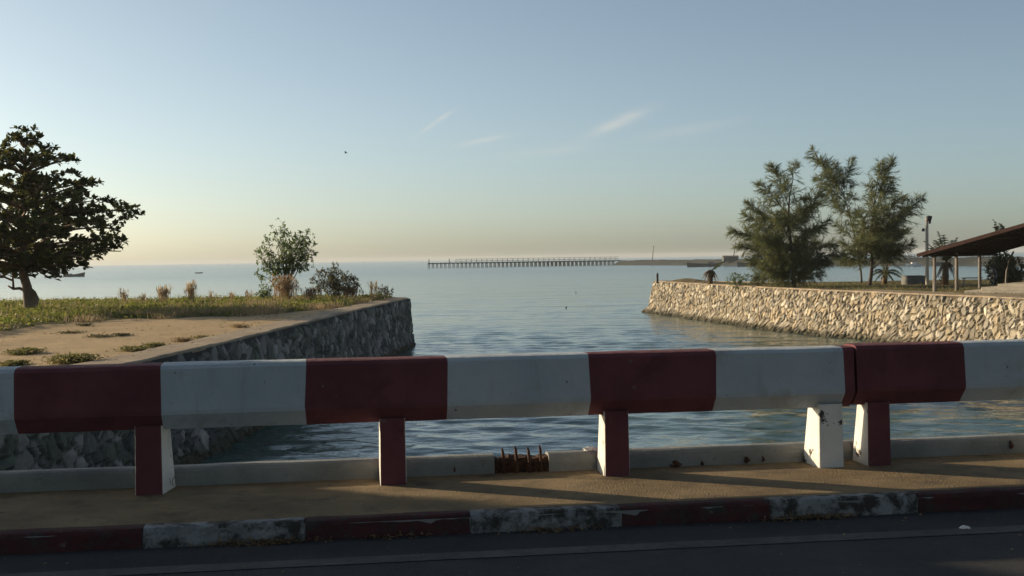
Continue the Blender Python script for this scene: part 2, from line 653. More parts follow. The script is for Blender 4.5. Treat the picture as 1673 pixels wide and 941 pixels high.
# ------------------------------------------------------------------ sea
def make_sea():
    """one sheet: modelled wavelets out to 420 m ahead, then flat to the horizon (finer ripples are bump)"""
    rs = np.random.RandomState(4)
    ang = np.concatenate([np.linspace(-180, -34, 50)[:-1], np.linspace(-34, 34, 520), np.linspace(34, 180, 50)[1:]])
    th = np.radians(ang)
    r = 5.0 * 1.0042 ** np.arange(0, 1058)
    r = np.concatenate([r, [480, 600, 900, 1500, 3000, 6000]])
    Rr, T = np.meshgrid(r, th, indexing='ij')
    X, Y = Rr * np.sin(T), Rr * np.cos(T)
    cell = np.maximum(Rr * .0042, .02)
    H = np.zeros_like(X)
    # patches where the breeze ruffles the surface more or less
    gust = .75 + .35 * np.sin(X * .11 + Y * .05 + 1) * np.sin(Y * .09 - X * .03) + .2 * np.sin(Y * .23 + X * .07)
    for i in range(70):
        lam = .32 * (5.5 ** rs.rand())
        dirn = math.radians(-90 + rs.normal(-12, 26))
        k = 2 * math.pi / lam
        amp = .0030 * lam ** .9 * rs.uniform(.5, 1.4)
        fade = np.clip((lam / cell - 2.2) / 2.5, 0, 1)
        ph = rs.uniform(0, 6.28)
        warp = .5 * np.sin(X * .35 + i) + .5 * np.sin(Y * .3 + 2 * i)
        a = k * (X * math.cos(dirn) + Y * math.sin(dirn)) + ph + warp
        H += amp * fade * gust * (np.sin(a) + .22 * np.cos(2 * a))
    H *= np.clip((6000 - Rr) / 6000, 0, 1)
    nr, na = X.shape
    V = np.stack([X, Y, WATER_Z + H], -1).reshape(-1, 3)
    V = np.concatenate([V, [[0, 0, WATER_Z]]])
    I = (np.arange(nr - 1)[:, None] * na + np.arange(na - 1)[None, :]).ravel()
    Fq = np.stack([I, I + na, I + na + 1, I + 1], 1)
    c = len(V) - 1
    J = np.arange(na - 1)
    Ft = np.stack([np.full(na - 1, c), J, J + 1], 1)
    me = bpy.data.meshes.new('sea')
    me.vertices.add(len(V))
    me.vertices.foreach_set('co', V.astype(np.float32).ravel())
    loops = np.concatenate([Fq.ravel(), Ft.ravel()])
    me.loops.add(len(loops))
    me.loops.foreach_set('vertex_index', loops.astype(np.int32))
    npoly = len(Fq) + len(Ft)
    me.polygons.add(npoly)
    st_ = np.concatenate([np.arange(len(Fq)) * 4, len(Fq) * 4 + np.arange(len(Ft)) * 3])
    me.polygons.foreach_set('loop_start', st_.astype(np.int32))
    me.polygons.foreach_set('use_smooth', [True] * npoly)
    me.materials.append(M_WATER)
    me.update(calc_edges=True)
    me.validate()
    n_up = me.polygons[0].normal.z
    if n_up < 0:
        me.flip_normals()
    o = bpy.data.objects.new('sea', me)
    COL.objects.link(o)
    tag(o, kind='structure')


make_sea()



# ------------------------------------------------------------------ sea walls
def smooth_path(pts, step):
    """resampled Catmull-Rom path"""
    P = [np.array(p, float) for p in pts]
    P = [2 * P[0] - P[1]] + P + [2 * P[-1] - P[-2]]
    out = []
    for i in range(1, len(P) - 2):
        p0, p1, p2, p3 = P[i - 1:i + 3]
        n = max(2, int(np.linalg.norm(p2 - p1) / .05))
        for k in range(n):
            t = k / n
            out.append(.5 * ((2 * p1) + (-p0 + p2) * t + (2 * p0 - 5 * p1 + 4 * p2 - p3) * t * t + (-p0 + 3 * p1 - 3 * p2 + p3) * t ** 3))
    out.append(P[-2])
    out = np.array(out)
    d = np.concatenate([[0], np.cumsum(np.linalg.norm(np.diff(out, axis=0), axis=1))])
    n = int(d[-1] / step) + 1
    u = np.linspace(0, d[-1], n)
    return np.stack([np.interp(u, d, out[:, 0]), np.interp(u, d, out[:, 1])], 1), u


def seawall(name, ctrl, side, mat, palette, label, size, batter, seed, relief=1.0, cope_w=.55, long=1.0, toe=1.0):
    """rubble wall along ctrl (plan points); side=+1 puts the water on the right of the path"""
    rs = np.random.RandomState(seed)
    step = .06
    path, u = smooth_path(ctrl, step)
    tang = np.gradient(path, axis=0)
    tang /= np.linalg.norm(tang, axis=1)[:, None]
    nor = np.stack([tang[:, 1], -tang[:, 0]], 1) * side
    z0, z1 = WATER_Z - .6, LAND_Z
    nv = int((z1 - z0) / step) + 1
    zz = np.linspace(z0, z1, nv)
    Lw = u[-1]
    # stone seeds on a jittered, slightly irregular grid
    gx, gy = size * 1.0, size * .95
    u_real, u = u, u / long
    nx, ny = int(Lw / gx) + 3, int((z1 - z0) / gy) + 3
    sx = (np.arange(nx)[:, None] - 1 + .5 * (np.arange(ny)[None, :] % 2)) * gx + rs.uniform(-.52, .52, (nx, ny)) * gx
    sy = (np.arange(ny)[None, :] - 1) * gy + np.zeros((nx, 1)) + rs.uniform(-.52, .52, (nx, ny)) * gy
    srot = rs.uniform(0, math.pi, (nx, ny))
    sas = rs.uniform(.72, 1.3, (nx, ny))
    U, V = np.meshgrid(u, zz - z0, indexing='ij')
    # jitter so that joints do not follow the mesh grid
    U2 = U + .05 * np.sin(V * 7 + U * 3.1) + .03 * np.sin(U * 11 + V * 5)
    V2 = V + .05 * np.sin(U * 6.3 + V * 2.2) + .03 * np.sin(V * 13 - U * 4)
    ci = np.floor(U2 / gx).astype(int) + 1
    cj = np.floor(V2 / gy).astype(int) + 1
    f1 = np.full(U.shape, 9.)
    f2 = np.full(U.shape, 9.)
    idx = np.zeros(U.shape, int)
    for a in (-2, -1, 0, 1, 2):
        for b in (-2, -1, 0, 1, 2):
            ii = np.clip(ci + a, 0, nx - 1)
            jj = np.clip(cj + b, 0, ny - 1)
            dx, dy = U2 - sx[ii, jj], V2 - sy[ii, jj]
            c, s_ = np.cos(srot[ii, jj]), np.sin(srot[ii, jj])
            q = sas[ii, jj]
            d = np.sqrt(((dx * c + dy * s_) * q) ** 2 + ((-dx * s_ + dy * c) / q) ** 2)
            new = d < f1
            f2 = np.where(new, f1, np.minimum(f2, d))
            idx = np.where(new, ii * ny + jj, idx)
            f1 = np.where(new, d, f1)
    edge = (f2 - f1) / size
    e = np.clip((edge - .05) / .22, 0, 1)
    e = e * e * (3 - 2 * e)
    n_s = nx * ny
    prot = rs.uniform(.4, 1.0, n_s)[idx]
    tx, ty = rs.uniform(-.35, .35, n_s)[idx], rs.uniform(-.35, .35, n_s)[idx]
    dxc = U2 - sx.ravel()[idx]
    dyc = V2 - sy.ravel()[idx]
    h = e * relief * (.05 + .07 * prot + (tx * dxc + ty * dyc) * .5)
    h += rs.normal(0, .004, h.shape)
    # loose footing stones at the water line
    foot = np.clip(1 - (V - (WATER_Z - z0)) / .5, 0, 1)
    h += toe * foot * (.25 + .12 * np.sin(U * 1.1) + .12 * np.sin(U * .43 + 1)) * (.6 + .4 * prot)
    ba = (z1 - zz)[None, :] * batter
    off = h + ba
    X = path[:, 0][:, None] + nor[:, 0][:, None] * off
    Y = path[:, 1][:, None] + nor[:, 1][:, None] * off
    top_wob = .05 * np.sin(u * 1.7) + .04 * np.sin(u * 4.3 + 2)
    Z = zz[None, :] + np.zeros_like(U)
    verts = np.stack([X, Y, Z], -1).reshape(-1, 3)
    nu = len(u)
    I = (np.arange(nu - 1)[:, None] * nv + np.arange(nv - 1)[None, :]).ravel()
    faces = np.stack([I, I + nv, I + nv + 1, I + 1], 1) if side > 0 else np.stack([I, I + 1, I + nv + 1, I + nv], 1)
    me = bpy.data.meshes.new(name)
    me.from_pydata(verts.tolist(), [], faces.tolist())
    pal = np.array(palette)
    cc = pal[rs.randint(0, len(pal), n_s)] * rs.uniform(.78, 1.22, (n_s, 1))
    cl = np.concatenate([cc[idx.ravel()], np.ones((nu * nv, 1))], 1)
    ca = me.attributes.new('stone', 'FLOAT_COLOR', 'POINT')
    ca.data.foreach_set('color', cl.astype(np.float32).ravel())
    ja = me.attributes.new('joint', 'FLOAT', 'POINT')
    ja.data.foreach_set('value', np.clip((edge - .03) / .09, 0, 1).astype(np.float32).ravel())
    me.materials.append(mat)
    me.update()
    wall = bpy.data.objects.new(name, me)
    COL.objects.link(wall)
    tag(wall, label, 'sea wall')
    # coping: a rough concrete cap set back on the stones
    cb = MB()
    k = 6
    pp, nn, uu = path[::k], nor[::k], u[::k]
    rows = []
    for i in range(len(pp)):
        w1 = .03 + .05 * noise.noise((uu[i] * .9, seed, 0)) + .03 * noise.noise((uu[i] * 3.1, seed, 5))
        zt = LAND_Z + .05 + .03 * noise.noise((uu[i] * .8, seed, 9)) + .02 * noise.noise((uu[i] * 2.7, seed, 3))
        cwj = cope_w + .12 * noise.noise((uu[i] * .7, seed, 14))
        for (o_, z_) in ((w1 - .05, LAND_Z - .03), (w1 - .05, zt - .03), (w1 - .09, zt), (-cwj, zt), (-cwj - .03, LAND_Z - .25)):
            rows.append((pp[i][0] + nn[i][0] * o_, pp[i][1] + nn[i][1] * o_, z_))
    ff = []
    for i in range(len(pp) - 1):
        for q in range(4):
            a = i * 5 + q
            ff.append((a, a + 5, a + 6, a + 1) if side > 0 else (a, a + 1, a + 6, a + 5))
    cb.add(rows, ff)
    cb.build('coping', M_COPE, wall)
    return path, nor


L_CTRL = [(-9.6, -30), (-9.3, 8), (-7.9, 15.5), (-7.0, 22), (-6.5, 28.5), (-6.15, 36), (-5.6, 47), (-4.95, 57.2), (-5.1, 58.6), (-6.2, 59.4), (-12, 60), (-26, 60), (-70, 61)]
R_CTRL = [(70, 80), (30, 78.5), (21, 78), (17, 80.5), (13.2, 87.5), (11.6, 89.8), (10.6, 89.4), (10.5, 88), (12.4, 77), (14.7, 64.6), (18.1, 52), (20.3, 43.5), (23, 30), (25.5, 10), (26.5, -30)]
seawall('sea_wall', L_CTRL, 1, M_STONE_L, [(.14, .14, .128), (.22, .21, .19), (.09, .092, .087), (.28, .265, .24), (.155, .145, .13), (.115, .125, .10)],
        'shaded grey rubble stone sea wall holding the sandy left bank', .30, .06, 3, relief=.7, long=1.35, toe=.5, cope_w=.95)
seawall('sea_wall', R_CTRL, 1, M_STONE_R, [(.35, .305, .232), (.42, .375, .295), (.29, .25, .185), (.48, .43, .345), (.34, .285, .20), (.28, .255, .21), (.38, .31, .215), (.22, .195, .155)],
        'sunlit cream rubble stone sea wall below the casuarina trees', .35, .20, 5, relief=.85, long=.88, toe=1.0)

# ------------------------------------------------------------------ ground of the two banks
GL = [at_z(x, y, LAND_Z) for x, y in [(-400, 600), (-150, 565), (0, 545), (100, 530), (200, 521), (300, 519), (400, 516), (480, 510), (560, 502), (640, 489), (672, 486)]]


def grass_edge(x):
    xs = [p.x for p in GL]
    ys = [p.y for p in GL]
    return float(np.interp(x, xs, ys))


def wall_x(ctrl, y, lo, hi):
    pts = [p for p in ctrl[lo:hi]]
    ys = [p[1] for p in pts]
    xs = [p[0] for p in pts]
    if ys[0] > ys[-1]:
        ys, xs = ys[::-1], xs[::-1]
    return float(np.interp(y, ys, xs))


def hump(x, y):
    e = min(1.0, max(0.0, (y - grass_edge(x)) / 5.0))
    b = min(1.0, max(0.0, (-6.6 - x) / 2.5)) * min(1.0, max(0, (59.2 - y) / 1.5))
    return e * (.10 + .10 * noise.noise((x * .3, y * .3, 1)))


def bank(name, xedge, xfar, y0, y1, ny, nx, mat, vegfn, zfn):
    vs, fs, veg = [], [], []
    for j in range(ny + 1):
        y = y0 + (y1 - y0) * j / ny
        xe = xedge(y)
        for i in range(nx + 1):
            t = (i / nx) ** 1.6
            x = xe + (xfar - xe) * t
            vs.append((x, y, zfn(x, y, t)))
            veg.append(vegfn(x, y))
    for j in range(ny):
        for i in range(nx):
            a = j * (nx + 1) + i
            q = (a, a + 1, a + nx + 2, a + nx + 1)
            fs.append(q if xfar > xedge(y0) else q[::-1])
    o = MB().add(vs, fs).build(name, mat, smooth=True)
    at = o.data.attributes.new('veg', 'FLOAT', 'POINT')
    at.data.foreach_set('value', veg)
    return tag(o, kind='structure')


def z_left(x, y, t):
    return LAND_Z + .02 + (.05 * noise.noise((x * .25, y * .25, 0)) + .025 * noise.noise((x * 1.1, y * 1.1, 4)) + hump(x, y)) * min(1, t * 40) - .02


bank('sandy_bank', lambda y: wall_x(L_CTRL, y, 0, 8) - .35, -75, -30, 59.6, 220, 90, M_BANK_L,
     lambda x, y: min(1.0, max(0.0, .5 + (y - grass_edge(x)) * .6)), z_left)


def right_edge(y):
    return wall_x(R_CTRL, y, 7, 15) + .35


def z_right(x, y, t):
    return LAND_Z + (.04 * noise.noise((x * .3, y * .3, 20)) + .02 * noise.noise((x * 1.2, y * 1.2, 24))) * min(1, t * 40)


def veg_right(x, y):
    return .35 + .5 * noise.noise((x * .25, y * .5, 3)) + (.3 if y > 55 else 0)


bank('grassy_bank', right_edge, 75, -30, 78.0, 180, 60, M_BANK_R, veg_right, z_right)
# the narrow spit out to the tip, between the two faces of the right wall
sp = []
spf = []
spv = []
fx = [(10.9, 89.2), (11.6, 89.4), (13.1, 87.0), (16.9, 80.1), (20.9, 77.6)]
for j in range(41):
    y = 77.9 + (89.0 - 77.9) * j / 40
    xl = right_edge(y) - .05
    xr = float(np.interp(y, [p[1] for p in fx[::-1]], [p[0] for p in fx[::-1]])) if y > 77.6 else 21
    xr = max(xr, xl + .05)
    for i in range(11):
        x = xl + (xr - xl) * i / 10
        k = math.exp(-((y - 86) / 2.2) ** 2) * (1 - abs(i / 5 - 1)) * .25
        sp.append((x, y, LAND_Z + .005 + k + .02 * noise.noise((x, y, 3))))
        spv.append(.55)
for j in range(40):
    for i in range(10):
        a = j * 11 + i
        spf.append((a, a + 1, a + 12, a + 11))
o = MB().add(sp, spf).build('spit_ground', M_BANK_R, smooth=True)
at = o.data.attributes.new('veg', 'FLOAT', 'POINT')
at.data.foreach_set('value', spv)
tag(o, kind='structure')

# ------------------------------------------------------------------ bridge: road, pavement, kerb, line
SL, SR = -45.0, 60.0
P_KERB = 1.03      # back of the kerb stone
KW = .13
P_ROAD = 9.0


def ribbon(name, mat, p0, p1, z, n=60, s0=SL, s1=SR):
    vs, fs = [], []
    for i in range(n + 1):
        s = s0 + (s1 - s0) * i / n
        vs += [R(s, p0, z), R(s, p1, z)]
    for i in range(n):
        a = 2 * i
        fs.append((a, a + 1, a + 3, a + 2))
    return MB().add(vs, fs).build(name, mat)


tag(ribbon('sidewalk', M_CONC, -.46, P_KERB, 0.0), kind='structure')
tag(ribbon('road', M_ROAD, P_KERB + KW - .02, P_ROAD, ROAD_Z), kind='structure')
s1_, s2_ = P_KERB + .62, P_KERB + .78
tag(ribbon('road_line', M_LINE, s1_, s2_, ROAD_Z + .004), kind='structure')
# deck under it all
d = MB()
vs = [R(s, p, z) for s in (SL, SR) for (p, z) in ((-.45, -.012), (P_KERB + KW - .005, -.012), (P_KERB + KW - .005, ROAD_Z - .01), (P_ROAD, ROAD_Z - .01), (P_ROAD, -.75), (-.45, -.75))]
d.add(vs, [(0, 1, 2, 3, 4, 5), (11, 10, 9, 8, 7, 6)] + [(i, i + 6, (i + 1) % 6 + 6, (i + 1) % 6) for i in range(6)])
tag(d.build('bridge_deck', M_UPST), kind='structure')
# kerb stones painted in turn, worn edges
kb = MB()
ks = [s_on(x, y, P_KERB + KW) for x, y in [(233, 872), (498, 861), (768, 848), (1015, 838), (1258, 824), (1500, 812)]]
step_k = (ks[-1] - ks[0]) / 5
while ks[0] > SL:
    ks.insert(0, ks[0] - step_k)
while ks[-1] < SR:
    ks.append(ks[-1] + step_k)
first_white = [i for i, s in enumerate(ks) if abs(s - s_on(233, 872, P_KERB + KW)) < .01][0] % 2
for i in range(len(ks) - 1):
    white = (i % 2) == first_white
    n = 12
    prof = [(-.012, -.05), (-.01, .004), (.015, .012), (KW - .035, .012), (KW - .012, .004), (KW, -.02), (KW + .006, ROAD_Z - .004)]
    vs = []
    for j in range(n + 1):
        s = ks[i] + .004 + (ks[i + 1] - ks[i] - .008) * j / n
        for (p, z) in prof:
            w = .012 * noise.noise((s * 3, p * 9, z * 9)) + .008 * noise.noise((s * 11, p * 20, z * 30))
            vs.append(R(s, P_KERB + p + w, z + (w * .6 if z > -.1 else 0)))
    m = len(prof)
    fs = [(j * m + q, j * m + q + 1, (j + 1) * m + q + 1, (j + 1) * m + q) for j in range(n) for q in range(m - 1)]
    fs += [tuple(range(m)), tuple(n * m + q for q in range(m))[::-1]]
    kb.add(vs, fs, 0 if white else 1)
tag(kb.build('kerb', [M_KERB_W, M_KERB_R]), kind='structure')

# ------------------------------------------------------------------ guard rails
RAIL_TOP, RAIL_MID, RAIL_BOT = .90, .535, .445
PB = .0            # post face; the beam stands a little proud of it
FB = .045


def beam(name, s0, s1, marks, parent, lift=0.0, proud=0.0):
    """concrete beam between s0 and s1; marks = [(s_end, 'w'|'r')...] painted lengths"""
    prof = [(FB - .015, RAIL_TOP - .03), (FB - .04, RAIL_TOP - .006), (FB - .075, RAIL_TOP), (-.19, RAIL_TOP), (-.215, RAIL_TOP - .03), (-.225, RAIL_MID), (-.15, RAIL_BOT), (FB - .10, RAIL_BOT), (FB, RAIL_MID + .02), (FB + .004, RAIL_MID + .05)]
    b = MB()
    s = s0
    m = len(prof)
    first = True
    for (e, c) in marks:
        e = min(e, s1)
        n = max(1, int((e - s) / .12))
        vs = []
        for j in range(n + 1):
            q = s + (e - s) * j / n
            for (p, z) in prof:
                if j in (0, n) and s0 + .01 < q < s1 - .01:
                    q = q + .007 * noise.noise((q * 5, z * 9, p * 9))
                w = .004 * noise.noise((q * 2.2, p * 5, z * 5 + 7)) + .002 * noise.noise((q * 9, p * 9, z * 9))
                vs.append(R(q, p + w + proud, z + w + lift))
        fs = [(j * m + q, j * m + (q + 1) % m, (j + 1) * m + (q + 1) % m, (j + 1) * m + q) for j in range(n) for q in range(m)]
        if first:
            fs.append(tuple(range(m))[::-1])
            first = False
        if e >= s1 - 1e-6:
            fs.append(tuple(n * m + q for q in range(m)))
        b.add(vs, fs, 0 if c == 'w' else 1)
        s = e
        if s >= s1 - 1e-6:
            break
    return b.build(name, [M_WHITE, M_RED], parent)


def post(s, parent, front='r', w=.18, lean_l=0.0, flare_r=0.0, sides='w'):
    """tapered post: deeper at the foot than under the beam; front face in one paint, flanks in the other"""
    b = MB()
    zb, zt = -.02, RAIL_BOT + .03
    fr = [(-w / 2, 0), (w / 2, 0)]
    db, dt = .30, .19
    v = [R(s - w / 2 - .004, 0.012, zb), R(s + w / 2 + .004, .012, zb), R(s + w / 2 + flare_r + .004, .012 - db, zb), R(s - w / 2 - lean_l - .004, .012 - db, zb),
         R(s - w / 2, 0, zt), R(s + w / 2, 0, zt), R(s + w / 2 + flare_r * .7, -dt, zt), R(s - w / 2 - lean_l * .7, -dt, zt)]
    mf = 1 if front == 'r' else 0
    ms = 0 if sides == 'w' else 1
    b.add(v, [(0, 1, 5, 4)], mf)
    b.add(v, [(3, 0, 4, 7), (1, 2, 6, 5)], ms)
    b.add(v, [(2, 3, 7, 6)], mf)
    me = b.build('post', [M_WHITE_POST, M_RED], parent)
    import bmesh
    g = bmesh.new()
    g.from_mesh(me.data)
    bmesh.ops.remove_doubles(g, verts=g.verts, dist=.0005)
    g.to_mesh(me.data)
    g.free()
    bv = me.modifiers.new('bevel', 'BEVEL')
    bv.width = .012
    bv.segments = 2
    bv.limit_method = 'ANGLE'
    bv.angle_limit = RAD(30)
    return me


def px_s(x, y):
    return s_on(x, y, FB)


JOINT = px_s(1398, 610)
mk = [px_s(22, 640), px_s(262, 635), px_s(501, 630), px_s(733, 625), px_s(962, 620), px_s(1172, 615), px_s(1379, 612)]
marks = []
s = mk[0]
pre = []
c = 'w'
while s > -14:
    pre.append((s, c))
    s -= 1.03
    c = 'r' if c == 'w' else 'w'
marks = pre[::-1] + list(zip(mk[1:], ['r', 'w', 'r', 'w', 'r', 'w'])) + [(JOINT, 'r')]
rail1 = empty('guard_rail', R(0, 0, 0), 'long red and white striped concrete guard rail left of the double post joint', 'guard rail', 'bridge guard rails')
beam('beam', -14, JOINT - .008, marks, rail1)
post_s = [s_on(243, 760, 0), s_on(642, 740, 0), s_on(1008, 725, 0), s_on(1358, 715, 0), s_on(1436, 710, 0)]
sp_ = (post_s[3] - post_s[0]) / 3
post(post_s[0], rail1, 'r', flare_r=.05)
post(post_s[1], rail1, 'r')
post(post_s[2], rail1, 'r')
post(post_s[3], rail1, 'w', w=.185, lean_l=.02)
for k in range(1, 8):
    post(post_s[0] - sp_ * k, rail1, 'r')
rail2 = empty('guard_rail', R(JOINT, 0, 0), 'red and white striped concrete guard rail right of the double post joint', 'guard rail', 'bridge guard rails')
e1 = px_s(1576, 600)
marks2 = [(e1, 'r')]
c = 'w'
s = e1
while s < 22:
    s += 1.03
    marks2.append((s, c))
    c = 'r' if c == 'w' else 'w'
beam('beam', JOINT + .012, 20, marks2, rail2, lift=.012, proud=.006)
post(post_s[4], rail2, 'r')
for k in range(1, 8):
    post(post_s[4] + sp_ * k, rail2, 'r')

# low upstand behind the posts, with a broken, rusted length
UF = -.285
ub0, ub1 = s_on(808, 760, UF), s_on(897, 757, UF)


def upstand_len(b, s0, s1):
    prof = [(UF + .004, -.01), (UF, .07), (UF - .008, .105), (UF - .024, .125), (UF - .05, .135), (UF - .13, .135), (UF - .16, .122), (UF - .175, .1), (UF - .175, -.05)]
    n = max(2, int((s1 - s0) / .15))
    m = len(prof)
    vs = []
    for j in range(n + 1):
        q = s0 + (s1 - s0) * j / n
        for (p, z) in prof:
            w = .006 * noise.noise((q * 1.6, p * 5, z * 5)) + .004 * noise.noise((q * 7, p * 9, z * 9 + 3))
            vs.append(R(q, p + w, z + (w if z > .05 else 0)))
    fs = [(j * m + q, j * m + q + 1, (j + 1) * m + q + 1, (j + 1) * m + q) for j in range(n) for q in range(m - 1)]
    fs += [tuple(range(m)), tuple(n * m + q for q in range(m))[::-1]]
    b.add(vs, fs)


ub = MB()
upstand_len(ub, SL, ub0)
upstand_len(ub, ub1, SR)
upst = ub.build('low_wall', M_UPST)
tag(upst, 'low pale concrete upstand wall running behind the guard rail posts', 'low wall')
g = MB()
nb = 26
vs, fs = [], []
prof = [(UF - .012, -.008), (UF - .02, .07), (UF - .045, .105), (UF - .15, .11), (UF - .17, -.02)]
for j in range(nb + 1):
    q = ub0 - .004 + (ub1 - ub0 + .008) * j / nb
    for (p, z) in prof:
        w = .03 * noise.noise((q * 9, p * 14, z * 14)) + .02 * noise.noise((q * 31, p * 30, z * 30))
        vs.append(R(q, p + w * .8, z + (w if z > .05 else 0)))
m = len(prof)
fs = [(j * m + q, j * m + q + 1, (j + 1) * m + q + 1, (j + 1) * m + q) for j in range(nb) for q in range(m - 1)]
fs += [tuple(range(m)), tuple(nb * m + q for q in range(m))[::-1]]
g.add(vs, fs)
patch = g.build('broken_patch', M_RUST, upst)
for i, x in enumerate((823, 844, 865, 884)):
    s = s_on(x, 750, UF)
    tb = MB()
    h = .185 + .012 * (i % 2)
    tb.tube([R(s, UF + .004, .0), R(s - .002, UF + .006, .08), R(s - .004, UF - .01, h - .03), R(s - .01, UF - .02, h)], [.011, .012, .011, .007], 7, jitter=.2)
    tb.build('rebar', M_REBAR, patch)
# dark stubs and holes on the right-hand run
for x, y, w, h in ((1102, 758, .10, .03), (1146, 757, .03, .035), (1219, 752, .05, .04), (1246, 751, .022, .05), (1651, 728, .03, .075), (742, 768, .012, .06)):
    s = s_on(x, y, UF)
    tb = MB()
    z = max(.02, at_z(x, y, 0).z)
    d_ = ray(x, y)
    q = (O + N * UF - EYE).dot(N) / d_.dot(N)
    z = max(.015, (EYE + d_ * q).z)
    tb.tube([R(s, UF - .02, z - h / 2), R(s + .004, UF + .012, z), R(s, UF - .005, z + h / 2)], [w * .3, w * .5, w * .28], 7, jitter=.5)
    tb.build('rust_stub', M_REBAR, upst)


def crumple(name, p, size, mat, label, cat, seed):
    r2 = random.Random(seed)
    import bmesh
    g = bmesh.new()
    bmesh.ops.create_icosphere(g, subdivisions=3, radius=1)
    for v in g.verts:
        k = 1 + .45 * noise.noise(v.co * 2.2 + Vector((seed, 0, 0))) + .25 * noise.noise(v.co * 5)
        v.co = Vector((v.co.x * size[0] * k, v.co.y * size[1] * k, max(-.3, v.co.z * k) * size[2] + .3 * size[2]))
    me = bpy.data.meshes.new(name)
    g.to_mesh(me)
    g.free()
    me.materials.append(mat)
    o = bpy.data.objects.new(name, me)
    o.location = p
    COL.objects.link(o)
    return tag(o, label, cat)


crumple('litter', R(s_on(965, 742, UF - .08), UF - .08, .135), (.055, .03, .022), M_LITTER, 'crumpled white litter lying on top of the low upstand wall', 'litter', 4)
crumple('litter', at_z(1577, 863, ROAD_Z + .004), (.03, .025, .012), M_LITTER, 'tiny white scrap of litter on the road edge line', 'litter', 9)
# dirt and leaf debris in the gutter below two of the white kerbs
deb = MB()
for cx_, n_ in ((430, 260), (1330, 260), (900, 120), (640, 60)):
    for i in range(n_):
        s = s_on(cx_, 880, P_KERB + KW + .03) + rnd.gauss(0, .18)
        p = P_KERB + KW + .012 + abs(rnd.gauss(0, .035))
        q = R(s, p, ROAD_Z + .004 + rnd.uniform(0, .02))
        d_ = rv()
        d_.z *= .3
        d_.normalize()
        deb.leaf(q, d_, Vector((0, 0, 1)) + rv(.4), rnd.uniform(.02, .05), rnd.uniform(.01, .022))
tag(deb.build('gutter_debris', M_REDDRY), kind='stuff')

# ------------------------------------------------------------------ trees
UP = Vector((0, 0, 1))


def bez(p0, p1, p2, t):
    return p0 * (1 - t) ** 2 + p1 * (2 * t * (1 - t)) + p2 * t * t


def wobbly(p0, p1, p2, n, amp, seed):
    out = []
    for i in range(n + 1):
        t = i / n
        p = bez(p0, p1, p2, t)
        w = amp * math.sin(math.pi * min(1, t * 1.2)) if t < .83 else amp * .5
        out.append(p + Vector((noise.noise((t * 3, seed, 0)), noise.noise((t * 3, seed, 7)), .5 * noise.noise((t * 3, seed, 13)))) * w)
    return out


def rosette(b, p, axis, n, L):
    """whorl of broad leaves round a twig end"""
    for k in range(n):
        d_ = (rv() + axis * .75).normalized()
        b.leaf(p + rv(.05), d_, UP + rv(.5), L * rnd.uniform(.6, 1.15), L * rnd.uniform(.52, .78))


# big tropical almond on the left bank: layered branches, broad leaves
base = at_z(47, 512, LAND_Z)
TY = base.y
mpp = TY / F
tree = empty('almond_tree', base, 'large dark broadleaf tree with layered branches on the grassy left bank', 'tree')


def tp(x, y, dy=0):
    return at_y(x, y, TY + dy)


tb = MB()
trunk_pts = [tp(50, 516), tp(48, 505), tp(47, 490), tp(44, 468), tp(38, 448), tp(36, 425), tp(38, 395), tp(36, 350), tp(40, 300), tp(42, 250), tp(44, 216)]
tb.tube(trunk_pts, [.26, .22, .20, .18, .17, .17, .15, .12, .085, .05, .02], 10, jitter=.12)
# swelling and scar on the right of the stem, and the low broken limbs on the left
tb.tube([tp(52, 512), tp(55, 498), tp(57, 488), tp(54, 478), tp(48, 470)], [.16, .17, .15, .10, .05], 8, jitter=.25)
tb.tube([tp(44, 476), tp(32, 471), tp(22, 472), tp(13, 467)], [.07, .06, .05, .03], 7)
tb.tube([tp(22, 471), tp(21, 455), tp(22, 440)], [.05, .04, .03], 6)
tb.tube([tp(20, 458), tp(8, 453), tp(-8, 449), tp(-28, 440)], [.045, .04, .035, .02], 6)
tb.tube([tp(8, 453), tp(8, 446)], [.03, .02], 5)
tb.tube([tp(44, 449), tp(52, 450), tp(60, 449), tp(63, 446)], [.06, .045, .035, .02], 6)
cr = MB()
